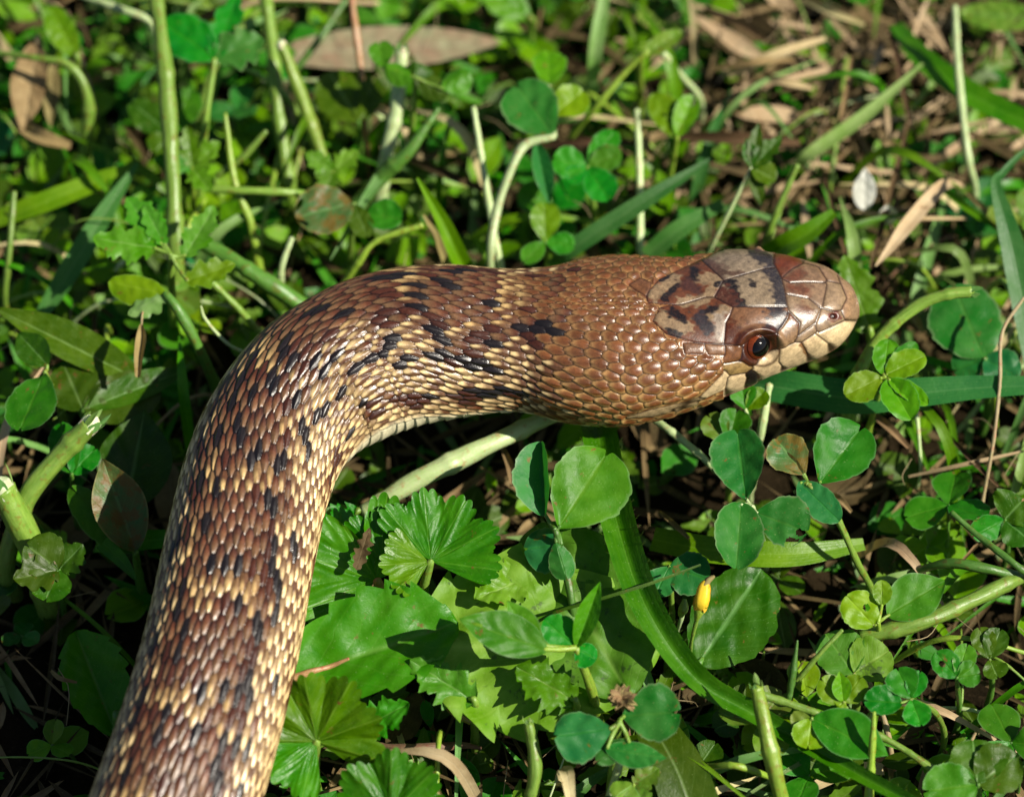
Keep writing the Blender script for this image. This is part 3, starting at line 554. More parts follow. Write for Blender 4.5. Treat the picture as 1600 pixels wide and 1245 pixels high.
# -- eyes
hv = V[h0:]; dcam = np.where(fac[h0:] > 0.05, np.hypot(PX[h0:, :, 0] - EY[0], PX[h0:, :, 1] - EY[1]), 1e9)
ei, ej = np.unravel_index(np.argmin(dcam), dcam.shape)
def eye_mat():
    m, N, L, b = new_mat('snake_eye'); at = N.new('ShaderNodeAttribute'); at.attribute_name = 'Col'
    L.new(at.outputs['Color'], b.inputs['Base Color']); b.inputs['Roughness'].default_value = 0.07; b.inputs['Specular IOR Level'].default_value = 0.4
    return m
EM = eye_mat()
for jj in (ej, mir[ej]):
    i_ = h0 + ei; pb = B[i_, jj]; nb = NB[i_, jj]; re = 2.5e-3
    ce = pb - nb * 2.2e-3; look = nrm(nb + T[i_] * 0.24 + Ur[i_] * 0.20)
    a1 = nrm(np.cross(look, UPV)); a2 = np.cross(a1, look)
    pl = np.linspace(0, np.pi, 60)[:, None]; az = np.linspace(0, 2 * np.pi, 64, endpoint=False)[None, :]
    D = look * np.cos(pl)[..., None] + (a1 * np.cos(az)[..., None] + a2 * np.sin(az)[..., None]) * np.sin(pl)[..., None]
    EV = ce + D * re; deg = np.degrees(pl) * np.ones_like(az)
    ec = np.where((deg < 38)[..., None], srgb(20, 9, 7), srgb(102, 44, 20)); ec = np.where((deg > 61)[..., None], srgb(60, 24, 13), ec)
    rim = ((deg > 39) & (deg < 42))[..., None]; ec = np.where(rim, srgb(120, 62, 28), ec); ec = ec * (1 + 0.12 * np.sin(az * 23) * (deg > 40))[..., None]
    eo = mesh_obj('eye', EV, np.ascontiguousarray(grid_faces(60, 64, True)), EM, root, colr=np.clip(ec.reshape(-1, 3), 0.002, 0.9))
    pl2 = np.radians(np.linspace(0, 40, 24))[:, None]; D2 = look * np.cos(pl2)[..., None] + (a1 * np.cos(az)[..., None] * 1.08 + a2 * np.sin(az)[..., None] * 0.96) * np.sin(pl2)[..., None]
    po = mesh_obj('pupil', ce + D2 * (re + 2.5e-5 * np.cos(pl2 * 1.6)[..., None]), np.ascontiguousarray(grid_faces(24, 64, True)), EM, root, colr=np.tile(srgb(8, 7, 7), (24 * 64, 1)).clip(0.002, 1)); po.parent = eo
SNK = np.vstack([ST[:, :2], ST[::-1, 2:4]])                       # its outline in the photograph, to keep undergrowth off it
spine_xy = Q[::12, :2]; spine_r = A[::12]
def in_snake(x, y, grow=0.0):
    v = SNK; ins = False; j = len(v) - 1; dmin = 1e9
    for i in range(len(v)):
        if (v[i][1] > y) != (v[j][1] > y) and x < (v[j][0] - v[i][0]) * (y - v[i][1]) / (v[j][1] - v[i][1] + 1e-9) + v[i][0]: ins = not ins
        e = v[j] - v[i]; t_ = min(1, max(0, ((x - v[i][0]) * e[0] + (y - v[i][1]) * e[1]) / (e @ e + 1e-9))); dmin = min(dmin, math.hypot(x - v[i][0] - t_ * e[0], y - v[i][1] - t_ * e[1])); j = i
    return ins or dmin < grow


# ------------------------------------------------------------------ hand-placed plants (pixels of the photograph + height in cm)
def clover(label, hub, leaflets, mat='clover', root=None, via=(), r=5, smat='stem', name='clover', cat='clover', group=None, leafname='leaflet'):
    rt = root or (hub[0] + 4, hub[1] + 52 * hub[2] + 6)
    rp = P(rt[0], rt[1], -0.25)
    t = thing(name, (rp[0], rp[1], 0), label, cat, group)
    pts = [rp - UPV * .0095, rp] + PP(via) + [P(*hub)]
    tube('stem', pts, [r * 1.3e-4, r * 1.25e-4] + [r * 1.1e-4] * len(via) + [r * 0.8e-4], M[smat], t)
    for lf in leaflets:
        o = dict(lf[4]) if len(lf) > 4 else {}
        b = o.pop('b', None); mt = o.pop('m', mat)
        bp = P(*(b or hub)); tp = P(*lf[:3])
        if b is not None: tube('petiole', [P(*hub), P((hub[0] + b[0]) / 2, (hub[1] + b[1]) / 2, (hub[2] + b[2]) / 2 - 0.03), bp + (tp - bp) * 0.04], [r * 0.7e-4, r * 0.6e-4, r * 0.5e-4], M[smat], t, 7)
        o.setdefault('kind', 'obcord')
        leaf(leafname, bp, tp, lf[3], mt, t, **o)
    return t
def blade(label, pts, mat='grass', name='grass_plant', cat='grass', group=None, hairs=0, **k):
    V, F, uv, G = blade_data(pts, **k)
    if hairs:
        t = thing(name, V.reshape(-1, 3)[0] * (1, 1, 0), label, cat, group); mesh_obj('blade', V, F, M[mat], t, uv)
        HV, HF = [], []
        for e, sg in ((0, -1), (G.shape[1] - 1, 1)):
            for _ in range(hairs):
                i = rng.integers(2, len(G) - 2); p = G[i, e]; out = nrm(G[i, e] - G[i, G.shape[1] // 2]); tn = nrm(G[i + 1, e] - G[i - 1, e])
                d = nrm(out * 0.9 + UPV * rng.uniform(0, 0.7) + tn * rng.uniform(-0.5, 0.5)); ln = rng.uniform(5e-4, 1.3e-3); wv = tn * 2.2e-5
                k0 = len(HV); HV += [p - wv, p + wv, p + d * ln * 0.6 + wv * 0.6 + UPV * 1e-4, p + d * ln]; HF.append((k0, k0 + 1, k0 + 2, k0 + 3))
        h = mesh_obj('hairs', HV, HF, M['grass_pale'], t, np.zeros((len(HV), 2)) + 0.3); h['kind'] = 'stuff'
        return t
    return tag(mesh_obj(name, V, F, M[mat], None, uv), label, cat, group)
def stalk(label, pts, mat='stem', name='stem', cat='stem', group=None, seg=12, rib=0.03, pith=None, fray=0, parent=None):
    q = PP([p[:3] for p in pts]); r = [p[3] * (0.5e-4 if p[3] < 14 else 0.37e-4) for p in pts]
    for e in (0, -1):                       # a foot given at the old soil line goes down into the ground
        if -0.5 < pts[e][2] <= 0.05:
            ft = q[e] - UPV * 0.0105
            if e == 0: q.insert(0, ft); r.insert(0, r[0])
            else: q.append(ft); r.append(r[-1])
    if parent is not None: return tube(name, q, r, M[mat], parent, seg, None, rib)
    if not pith and not fray: 
        V, F, uv = tube_data(q, r, seg, 16 * len(q), rib, 0.16 if r[0] > 5e-4 else 0.08); return tag(mesh_obj(name, V, F, M[mat], None, uv), label, cat, group)
    t = thing(name, (q[0][0], q[0][1], 0), label, cat, group); Vs, Fs, us = tube_data(q, r, seg, 16 * len(q), rib, 0.16); mesh_obj('stalk', Vs, Fs, M[mat], t, us)
    d = nrm(q[-1] - q[-2]); a = nrm(np.cross(d, UPV)); b = np.cross(a, d)
    if pith: tube('cut_end', [q[-1] - d * r[-1] * 0.6, q[-1] + d * r[-1] * 0.5, q[-1] + d * r[-1] * 0.9], [r[-1] * 0.96, r[-1] * 0.93, r[-1] * 0.5], M[pith], t, 12, rib=0.12)
    for k in range(fray):
        an = k * 6.283 / fray + 0.4; rd = a * math.cos(an) + b * math.sin(an); p0 = q[-1] + rd * r[-1] * 0.8
        ln = r[-1] * rng.uniform(0.7, 2.2)
        Vd, Fd, ud = leaf_data(p0 - d * r[-1] * 0.5, p0 + d * ln + rd * ln * 0.15, r[-1] * rng.uniform(0.5, 1.0), kind='lance', notch=0, nu=8, nv=5, n0=rd)
        mesh_obj('shred', Vd, Fd, M['grass_pale'], t, ud)
    return t

# --- clovers by the snake's chin and to the right of it
clover('large clover leaflet with a folded narrow leaflet beside it, below the snake jaw', (868, 828, 1.9),
       [(950, 706, 2.15, 122, dict(b=(872, 826, 1.9), fold=8, notch=.07, curl=.04, roll=-8)), (846, 690, 2.3, 58, dict(b=(852, 808, 1.85), fold=52, notch=0, roll=28, kind='round', m='clover_blue')),
        (818, 858, 1.6, 74, dict(b=(880, 850, 1.75), fold=-30, cup=.25, m='clover_blue')), (886, 905, 1.55, 40, dict(b=(868, 845, 1.8), fold=-28, m='clover_blue'))],
       'clover', root=(896, 1010), via=[(896, 960, .9), (884, 888, 1.4)], r=6, smat='stem_dark')
clover('clover with one big round leaflet and a browned small one on bent stem', (1262, 757, 1.7),
       [(1348, 666, 1.85, 96, dict(b=(1280, 756, 1.72), fold=14, notch=.09, roll=-6)), (1212, 684, 1.85, 66, dict(b=(1258, 742, 1.7), fold=20, cup=.1, m='clover_brown', notch=.02)), (1204, 700, 1.7, 22, dict(b=(1256, 742, 1.7), fold=40, notch=0, kind='lance', m='clover_brown')),
        (1312, 814, 1.6, 52, dict(b=(1248, 752, 1.7), fold=10, notch=0, kind='round', m='clover_blue'))],
       'clover', root=(1362, 925), via=[(1340, 880, .6), (1316, 826, 1.2), (1296, 790, 1.5)], r=5)
clover('clover of three broad leaflets, the lowest folded, a torn brown edge on one', (1176, 792, 1.6),
       [(1152, 672, 1.75, 86, dict(b=(1166, 782, 1.62), fold=24, roll=12, notch=.06)), (1150, 890, 1.5, 80, dict(b=(1158, 784, 1.62), fold=26, roll=10, notch=.03, kind='round')),
        (1262, 832, 1.55, 84, dict(b=(1180, 800, 1.6), fold=8, m='clover_blue', bite=[(.97, .2, .13), (.8, .75, .12)], nu=34, nv=25))],
       'clover_blue', root=(1196, 872), r=5, smat='stem_pale')
clover('small pale clover leaf peeping out under the snake eye', (1135, 692, 1.2), [(1106, 648, 1.3, 46, dict(fold=20, m='olive')), (1152, 640, 1.35, 52, dict(fold=30, b=(1138, 690, 1.2)))], 'clover', r=4)
clover('upright clover leaflet seen against the dark under the chin', (1165, 640, 1.3), [(1158, 596, 1.5, 44, dict(fold=25)), (1196, 610, 1.4, 36, dict(fold=30, m='clover_lime'))], 'clover', root=(1180, 720), r=4, smat='stem_pale')
clover('round blue-green clover leaflet beside the yellow bud', (1046, 884, 1.1), [(1108, 906, 1.1, 72, dict(kind='round', fold=6, notch=.02)), (1024, 930, 1.0, 50, dict(fold=6))], 'clover_blue', root=(1050, 960), r=4)
clover('bright lime clover of three folded leaflets against the hairy blade', (1382, 588, 1.9),
       [(1432, 536, 2.0, 34, dict(b=(1384, 586, 1.9), kind='round', fold=6, notch=0, m='clover')), (1388, 530, 2.0, 46, dict(b=(1380, 586, 1.9), kind='round', fold=5, notch=0)), (1446, 556, 2.0, 48, dict(b=(1384, 586, 1.92), kind='round', fold=10, notch=0, roll=10)),
        (1320, 618, 1.85, 52, dict(b=(1378, 590, 1.9), kind='round', fold=10, notch=.02)), (1424, 656, 1.85, 58, dict(b=(1386, 592, 1.9), kind='round', fold=22, notch=.0)), (1450, 632, 1.9, 30, dict(b=(1388, 592, 1.92), kind='round', fold=14, notch=0))],
       'clover_lime', root=(1352, 690), r=5, smat='stem_lime')
clover('very large dark oval clover leaflet with pale flecks, beyond the cut curved stem', (1538, 560, 1.0), [(1490, 446, 1.2, 120, dict(kind='round', fold=5, notch=.03, cup=.1)), (1592, 590, .9, 70, dict(kind='round', fold=12)), (1490, 580, .8, 60, dict(fold=5))], 'clover_blue', root=(1545, 630), r=6, smat='stem_dark')
# --- upper middle
clover('four-part clover leaf flat open behind the snake neck', (918, 262, 1.4),
       [(962, 204, 1.5, 44, dict(notch=.05, fold=6)), (972, 238, 1.5, 46, dict(notch=.05, fold=6)), (864, 248, 1.5, 58, dict(notch=.06, fold=12)), (952, 314, 1.35, 56, dict(notch=.08, fold=12)), (886, 282, 1.4, 36, dict(fold=8))], 'clover', root=(930, 345), r=5)
clover('tall clover with big heart-shaped leaflet on a long pale petiole', (866, 214, 1.9),
       [(806, 132, 2.0, 94, dict(notch=.08, fold=10, roll=6)), (912, 142, 1.9, 62, dict(b=(862, 182, 1.85), notch=.04, fold=14, m='clover_lime')), (856, 80, 1.7, 58, dict(b=(858, 136, 1.75), notch=.02, fold=8, m='clover_lime')), (858, 320, 1.4, 34, dict(b=(838, 222, 1.8), fold=35, notch=0, kind='lance', m='clover_blue'))],
       'clover_blue', root=(768, 470), via=[(766, 405, .9), (776, 330, 1.3), (800, 262, 1.7), (822, 226, 1.85)], r=7, smat='stem_pale')
clover('small lime clover leaflets just behind the snake neck', (852, 378, .8), [(850, 316, 1.1, 52, dict(fold=12, m='clover_lime')), (898, 384, .8, 40, dict(fold=5)), (818, 410, .9, 36, dict(fold=8, m='clover'))], 'clover', r=4)
clover('scalloped yellow-green leaf with a small dark hole', (1058, 214, 1.2), [(1022, 146, 1.3, 58, dict(kind='round', notch=.0, teeth=9, tooth=.07, fold=5, nu=40, nv=21, bite=[(.5, -.1, .05)])), (1084, 150, 1.35, 44, dict(kind='round', teeth=7, fold=25, bite=[(.9, .4, .14)], nu=30, nv=17))], 'clover_lime', root=(1045, 290), r=5, smat='stem_lime')
clover('toothed dark green sprout on a thin pale stalk above the snake head', (1174, 262, 1.7),
       [(1186, 192, 2.0, 28, dict(kind='lance', notch=0, teeth=4, tooth=.1, fold=20)), (1222, 214, 1.9, 40, dict(kind='cut', notch=0, teeth=5, tooth=.12, fold=22)), (1212, 282, 1.6, 40, dict(kind='round', notch=0, fold=20)), (1166, 216, 1.9, 24, dict(kind='lance', notch=0, fold=20)), (1190, 322, 1.3, 24, dict(kind='lance', notch=0, fold=20))],
       'dark', root=(1098, 410), via=[(1110, 390, .4), (1140, 330, 1.1)], r=3, smat='stem_pale', name='sprout', cat='sprout')
clover('dark shaded round leaf hanging behind the fat lime stalk', (560, 190, .9), [(515, 112, 1.0, 86, dict(kind='round', fold=4, notch=0)), (585, 120, 1.0, 50, dict(kind='round', fold=10))], 'dark', r=5, smat='stem_dark')
clover('cupped clover leaf on top of the pale pithy stem', (650, 122, 2.0),
       [(602, 104, 2.05, 40, dict(fold=-20, cup=.3, kind='round', notch=0)), (652, 98, 2.1, 48, dict(fold=-15, cup=.3, kind='round', notch=0, m='dark')), (734, 112, 2.0, 46, dict(b=(690, 140, 1.95), fold=-18, cup=.2, notch=.02)), (700, 150, 1.85, 44, dict(fold=-25, kind='round', notch=0, m='dark')), (592, 66, 2.0, 44, dict(b=(600, 108, 1.95), fold=15))], 'clover', root=(640, 250), via=[(645, 190, 1.0)], r=5)
clover('bitten ragged leaf with brown blackened edge beside a small round leaflet', (552, 318, 1.3),
       [(462, 340, 1.35, 88, dict(kind='round', notch=0, fold=6, m='clover_brown', bite=[(.95, -.5, .12), (.9, .7, .1)], nu=30, nv=21)), (628, 344, 1.3, 56, dict(b=(572, 334, 1.25), kind='round', notch=.02, fold=14, m='clover')), (575, 372, 1.2, 40, dict(fold=10, m='dark'))], 'olive', root=(548, 400), r=5)
# --- upper left
clover('clover leaflet with a nibbled notch on the tall stem', (336, 92, 2.0), [(252, 34, 2.1, 82, dict(kind='round', notch=.05, fold=8, bite=[(.62, -.95, .09)], nu=30, nv=21)), (412, 60, 2.05, 90, dict(kind='cut', notch=0, teeth=7, tooth=.1, fold=10, m='clover_blue')), (372, -10, 2.1, 60, dict(kind='cut', notch=0, fold=14, teeth=6))], 'clover', root=(312, 300), via=[(320, 200, 1.2)], r=6)
clover('shaded clover leaflets low against the tall thick stem', (268, 210, .9), [(300, 140, 1.1, 60, dict(fold=12)), (205, 160, 1.0, 56, dict(fold=8, m='dark')), (240, 240, .8, 60, dict(fold=5, m='dark'))], 'clover', r=4, smat='stem_dark')
clover('cut-edged bright leaf spray of five toothed leaflets', (268, 400, 1.9),
       [(198, 308, 2.0, 66, dict(b=(252, 382, 1.9), kind='cut', notch=0, teeth=8, tooth=.12, fold=10, nu=40)), (145, 372, 1.95, 74, dict(b=(245, 388, 1.9), kind='cut', notch=0, teeth=9, tooth=.12, fold=10, nu=40)), (336, 322, 1.95, 58, dict(b=(288, 402, 1.9), kind='cut', notch=0, teeth=8, tooth=.12, fold=16, nu=40)), (368, 412, 1.85, 56, dict(b=(290, 440, 1.8), kind='cut', notch=0, teeth=6, tooth=.1, fold=14, m='clover_lime')), (225, 320, 2.05, 40, dict(kind='cut', notch=0, fold=15, teeth=5, b=(258, 384, 1.9)))], 'parsley', root=(272, 520), via=[(268, 440, 1.3)], r=6, name='cut_leaved_herb', cat='herb', leafname='leaf')
clover('drooping leaf with silvery dry patch above the hanging brown curl', (258, 458, 1.8), [(170, 440, 1.75, 52, dict(kind='round', notch=0, fold=-12, cup=.2)), (200, 492, 1.6, 46, dict(kind='cut', notch=0, teeth=4, fold=-15, m='grass_pale'))], 'clover_lime', root=(345, 625), via=[(318, 560, .9), (282, 490, 1.6)], r=8, smat='stem_dark', name='drooping_herb', cat='herb', leafname='leaf')
# --- left
clover('clover leaflet with dark rusty spots at the lit edge of the shade', (70, 582, 1.5), [(30, 674, 1.5, 82, dict(notch=.07, fold=8, roll=-10)), (28, 520, 1.5, 52, dict(b=(76, 572, 1.5), kind='lance', notch=0, fold=20, m='dark'))], 'clover', root=(95, 640), r=5)
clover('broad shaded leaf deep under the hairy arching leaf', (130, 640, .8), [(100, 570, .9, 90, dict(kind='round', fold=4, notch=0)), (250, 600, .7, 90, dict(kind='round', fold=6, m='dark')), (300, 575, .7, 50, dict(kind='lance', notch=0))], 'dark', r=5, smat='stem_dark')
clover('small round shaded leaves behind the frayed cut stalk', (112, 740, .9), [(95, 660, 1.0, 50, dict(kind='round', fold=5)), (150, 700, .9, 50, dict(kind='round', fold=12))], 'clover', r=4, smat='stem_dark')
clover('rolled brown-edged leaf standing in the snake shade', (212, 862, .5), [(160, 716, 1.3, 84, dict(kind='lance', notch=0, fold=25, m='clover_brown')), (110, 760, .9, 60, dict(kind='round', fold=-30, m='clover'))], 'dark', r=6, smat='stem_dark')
# --- bottom middle
clover('heart-shaped clover leaflet notched at the tip beside the dry flower head', (968, 1128, 1.4), [(1064, 1112, 1.5, 88, dict(b=(972, 1118, 1.4), notch=.16, fold=10, roll=-6)), (866, 1150, 1.4, 78, dict(b=(956, 1138, 1.4), notch=.06, fold=-12, cup=.15, m='clover_blue')), (1042, 1184, 1.3, 40, dict(b=(945, 1168, 1.3), kind='lance', notch=0, fold=-20, m='clover_blue')), (932, 1190, 1.2, 34, dict(b=(985, 1158, 1.3), kind='round', fold=-15, m='clover_blue'))], 'clover_blue', root=(955, 1225), r=6)
clover('soft green sprig with an upright narrow leaflet on the pale broad leaf', (900, 1012, 1.7),
       [(938, 908, 2.4, 34, dict(kind='lance', notch=0, fold=34, m='grass')), (716, 968, 2.3, 66, dict(b=(856, 1016, 1.9), kind='lance', notch=0, fold=10, m='clover', curl=.05, bite=[(.8, .1, .06)], nu=36, nv=21)), (850, 968, 1.9, 52, dict(kind='round', notch=0, fold=12)), (932, 1030, 1.6, 40, dict(kind='round', notch=0, fold=-20)), (792, 938, 2.3, 40, dict(b=(840, 1010, 1.9), kind='lance', notch=0, fold=20))], 'clover', root=(935, 1130), via=[(925, 1080, .9)], r=7, smat='stem_lime')
clover('curled lime sprig low between the heart-shaped clover and the ribbed blade', (990, 1225, .9), [(1030, 1200, 1.0, 40, dict(kind='cut', fold=20)), (960, 1245, 1.0, 44, dict(kind='round', fold=-20)), (1010, 1262, .9, 44, dict(kind='cut', fold=15))], 'olive', r=5, smat='stem_lime')
# --- bottom right
clover('pale cupped leaf with a round hole on the thick creeping stem', (1372, 972, 1.2), [(1322, 930, 1.4, 62, dict(b=(1366, 978, 1.2), kind='round', notch=.02, fold=10, cup=.15, bite=[(.45, .35, .09)], nu=36, nv=25)), (1378, 906, 1.5, 30, dict(b=(1378, 946, 1.35), kind='round', notch=0, fold=12)), (1478, 906, 1.2, 74, dict(b=(1386, 962, 1.1), kind='lance', notch=0, fold=8, m='clover'))], 'clover_lime', r=5, smat='stem_lime')
clover('greyish leaf pair seen from below under the creeping stem', (1334, 1052, .8), [(1290, 990, .9, 78, dict(kind='round', fold=6, notch=0)), (1390, 1016, .9, 76, dict(kind='round', fold=6, notch=.02))], 'broad', r=5)
clover('small lime cup-shaped leaf whorl beside the creeping stem', (1318, 1096, 1.0), [(1282, 1060, 1.2, 44, dict(kind='round', fold=-10)), (1346, 1056, 1.2, 44, dict(kind='round', fold=-10)), (1312, 1048, 1.3, 30, dict(kind='lance', fold=25)), (1310, 1104, 1.0, 40, dict(kind='round', fold=-10))], 'clover_lime', r=5, smat='stem_lime')
clover('little trefoil with three neat leaflets in half shade', (1424, 1092, 1.1), [(1402, 1044, 1.2, 52, dict(notch=.1, fold=20)), (1350, 1094, 1.15, 46, dict(b=(1410, 1098, 1.1), kind='round', fold=12)), (1440, 1134, 1.05, 44, dict(notch=.08, fold=18)), (1438, 1048, 1.15, 34, dict(fold=10))], 'clover', root=(1476, 1150), via=[(1460, 1112, .7)], r=4)
clover('little trefoil with a hole eaten through one leaflet', (1495, 1058, 1.0), [(1462, 1018, 1.1, 44, dict(kind='round', fold=10, bite=[(.6, -.2, .12)], nu=34, nv=21)), (1512, 1006, 1.1, 36, dict(fold=14)), (1532, 1052, 1.0, 42, dict(kind='round', fold=10))], 'clover', r=4, smat='stem_dark')
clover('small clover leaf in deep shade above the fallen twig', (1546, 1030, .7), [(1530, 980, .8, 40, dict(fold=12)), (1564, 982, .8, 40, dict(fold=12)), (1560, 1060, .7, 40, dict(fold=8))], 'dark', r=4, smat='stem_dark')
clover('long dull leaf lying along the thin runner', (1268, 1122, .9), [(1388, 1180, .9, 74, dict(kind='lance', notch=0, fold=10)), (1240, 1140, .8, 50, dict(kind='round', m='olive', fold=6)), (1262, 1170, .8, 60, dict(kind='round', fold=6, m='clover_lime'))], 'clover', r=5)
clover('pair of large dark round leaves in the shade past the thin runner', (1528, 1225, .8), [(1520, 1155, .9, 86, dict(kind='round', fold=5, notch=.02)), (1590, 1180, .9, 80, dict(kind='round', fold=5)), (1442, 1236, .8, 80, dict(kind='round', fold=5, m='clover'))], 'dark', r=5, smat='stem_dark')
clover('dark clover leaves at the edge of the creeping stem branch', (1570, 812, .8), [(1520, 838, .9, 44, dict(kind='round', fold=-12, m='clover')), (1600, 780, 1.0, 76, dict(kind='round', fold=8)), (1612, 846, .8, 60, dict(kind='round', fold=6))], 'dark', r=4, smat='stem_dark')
# --- mallow-like crenate leaves
def mallow(label, parts, root, via=(), r=8, smat='stem', mat='mallow', **kk):
    rp = P(*root, -0.25); t = thing('mallow', (rp[0], rp[1], 0), label, 'mallow leaf')
    hub = parts[0][0]; tube('stem', [rp - UPV * .0095, rp] + PP(via) + [P(*hub)], [r * 1.1e-4, r * 1.1e-4] + [r * 1e-4] * len(via) + [r * 0.8e-4], M[smat], t)
    for c_, tp, rad, o in parts:
        mt = o.pop('m', mat); V_, F_, uv_ = palm_data(P(*c_), P(*tp), rad * 1e-4, **o); mesh_obj('leaf_blade', V_, F_, M[mt], t, uv_)
    return t
mallow('fan-shaped crenate mallow leaf with a small side lobe below the snake bend', [((673, 876, 1.5), (738, 768, 1.75), 116, dict(span=176, lobes=5, cren=22)), ((670, 878, 1.5), (598, 884, 1.6), 78, dict(span=110, lobes=3, cren=11, depth=.1))], (655, 960), [(662, 918, .9)])
mallow('crenate mallow leaf with blackened rot at its heart against the snake flank', [((588, 906, 1.2), (520, 800, 1.7), 140, dict(span=200, lobes=5, cren=24, cut=(10, 12, .5))), ((588, 906, 1.2), (480, 930, 1.1), 112, dict(span=80, lobes=2, cren=9, depth=.08)), ((596, 876, 1.4), (602, 770, 1.75), 84, dict(span=120, lobes=3, cren=14))], (612, 955), [(604, 935, .7)], r=9, smat='stem_red')
mallow('glossy pleated mallow leaf crowding the snake lower flank', [((494, 1158, 1.0), (508, 1078, 1.5), 112, dict(span=230, lobes=6, cren=26, fold=.2, roll=-8)), ((494, 1158, 1.0), (420, 1220, .9), 96, dict(span=110, lobes=3, cren=10))], (492, 1215))
mallow('mallow leaf with deep pleats below the glossy one', [((610, 1272, .9), (612, 1190, 1.2), 98, dict(span=220, lobes=5, cren=24, fold=.22))], (612, 1310))
# rot on the mallow heart
Vr, Fr, ur = leaf_data(P(556, 890, 1.62), P(578, 824, 1.78), 34e-4, kind='cut', notch=0, teeth=5, tooth=.3, rip=.12)
tag(mesh_obj('rotten_leaf_scrap', Vr, Fr, M['dry'], None, ur), 'blackened withered scrap lying on the crenate mallow leaf', 'leaf scrap')
# --- broad leaves
def broadleaf(label, base, tip, wpx, mat, root=None, rr=7, smat='stem', vein=None, name='broad_leaf', **o):
    rp = P(*(root or (base[0], base[1] + 50 * base[2])), -0.25); t = thing(name, (rp[0], rp[1], 0), label, 'leaf')
    b = P(*base); tp = P(*tip); tube('stem', [rp - UPV * .0095, rp, b, b + (tp - b) * 0.08], [rr * 1e-4, rr * 1e-4, rr * 0.9e-4, rr * 0.5e-4], M[smat], t)
    o.setdefault('kind', 'broad'); o.setdefault('notch', 0); o.setdefault('nu', 60); o.setdefault('nv', 21)
    V_, F_, uv_ = leaf_data(b, tp, wpx * 1e-4, **o); mesh_obj('leaf_blade', V_, F_, M[mat], t, uv_)
    if vein:
        G = V_.reshape(o['nu'], o['nv'], 3)[:, o['nv'] // 2]; k = int(o['nu'] * vein[1])
        tube('midrib', G[:k:3] + UPV * 1e-4, np.linspace(vein[0] * 1e-4, vein[0] * 0.3e-4, len(G[:k:3])), M[vein[2]], t, 7)
    return t
broadleaf('huge pale green pitted leaf spread flat beneath the sprig', (1035, 1000, .7), (640, 1015, 1.0), 320, 'broad', root=(1045, 1020), fold=3, curl=.02, rip=.05, lump=.02, nu=110, nv=51)
broadleaf('pale flat torn leaf spread under the folded clover leaflet', (985, 1090, .75), (838, 822, 1.15), 200, 'broad', fold=3, rip=.05, kind='round', lump=.02, nu=90, nv=51)
broadleaf('pointed green leaf with a thick reddish midrib running under the snake', (440, 1066, .9), (716, 972, 1.15), 178, 'broad2', root=(430, 1075), fold=22, rip=.05, lump=.016, nu=80, nv=31, rr=10, smat='stem_red', vein=(8, .42, 'stem_red'))
broadleaf('jagged lobed leaf lying over the pale pitted one', (742, 1096, .9), (640, 1030, 1.2), 84, 'parsley', fold=16, kind='cut', teeth=8, tooth=.16, rip=.07, lump=.02, nu=60, nv=21)
broadleaf('jagged lobed leaf under the upright narrow leaflet', (900, 1096, .9), (806, 1040, 1.25), 92, 'broad2', fold=18, kind='cut', teeth=8, tooth=.16, rip=.07, lump=.02, nu=60, nv=21)
broadleaf('ragged leaf tucked between the fan mallow and the pale leaf', (830, 900, 1.1), (742, 936, 1.45), 86, 'parsley', fold=14, kind='cut', teeth=8, tooth=.15, rip=.07, lump=.02, nu=60, nv=21)
broadleaf('toothed leaf squeezed between the rotten-hearted mallow and the snake', (560, 800, .9), (500, 842, 1.3), 80, 'broad2', fold=16, kind='cut', teeth=9, tooth=.14, rip=.07, lump=.02, nu=60, nv=21)
broadleaf('folded toothed leaf below the pointed leaf', (560, 1140, .7), (640, 1098, 1.0), 70, 'broad2', fold=24, kind='cut', teeth=8, tooth=.14, rip=.06, lump=.02, nu=60, nv=21)
clover('dark leafy shoot hiding the foot of the white-topped stalk', (92, 890, .7), [(40, 850, 1.0, 74, dict(kind='round', fold=14)), (130, 850, .9, 60, dict(kind='cut', notch=0, teeth=6, fold=16)), (70, 940, .7, 70, dict(kind='round', fold=10)), (20, 905, .9, 66, dict(kind='cut', notch=0, teeth=6, fold=16))], 'dark', r=5, smat='stem_dark', name='leafy_shoot', cat='shoot', leafname='leaf')
clover('lobed weed shoot crowding the foot of the tall jointed stem', (300, 262, 1.3), [(345, 222, 1.5, 50, dict(kind='cut', notch=0, teeth=6, tooth=.14, fold=16)), (240, 250, 1.5, 52, dict(kind='cut', notch=0, teeth=6, tooth=.14, fold=14)), (330, 300, 1.3, 52, dict(kind='cut', notch=0, teeth=6, tooth=.14, fold=16)), (292, 196, 1.7, 44, dict(kind='cut', notch=0, teeth=6, tooth=.14, fold=20))], 'parsley', r=5, smat='stem_lime', name='weed_shoot', cat='shoot', leafname='leaf')
clover('lobed weed shoot at the foot of the leaning lime stalk', (520, 268, 1.1), [(478, 238, 1.3, 48, dict(kind='cut', notch=0, teeth=6, tooth=.14, fold=16)), (560, 236, 1.3, 50, dict(kind='cut', notch=0, teeth=6, tooth=.14, fold=14)), (505, 310, 1.1, 50, dict(kind='cut', notch=0, teeth=6, tooth=.14, fold=16))], 'parsley', r=5, smat='stem_lime', name='weed_shoot', cat='shoot', leafname='leaf')
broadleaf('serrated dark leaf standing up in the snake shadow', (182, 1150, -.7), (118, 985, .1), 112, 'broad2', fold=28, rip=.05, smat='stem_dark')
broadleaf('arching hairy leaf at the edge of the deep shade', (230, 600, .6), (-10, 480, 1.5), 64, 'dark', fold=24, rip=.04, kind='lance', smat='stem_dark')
broadleaf('blurred dull leaf blade standing behind the snake shoulder', (196, 800, .4), (226, 640, .9), 120, 'dark', fold=10, kind='lance', smat='stem_dark')
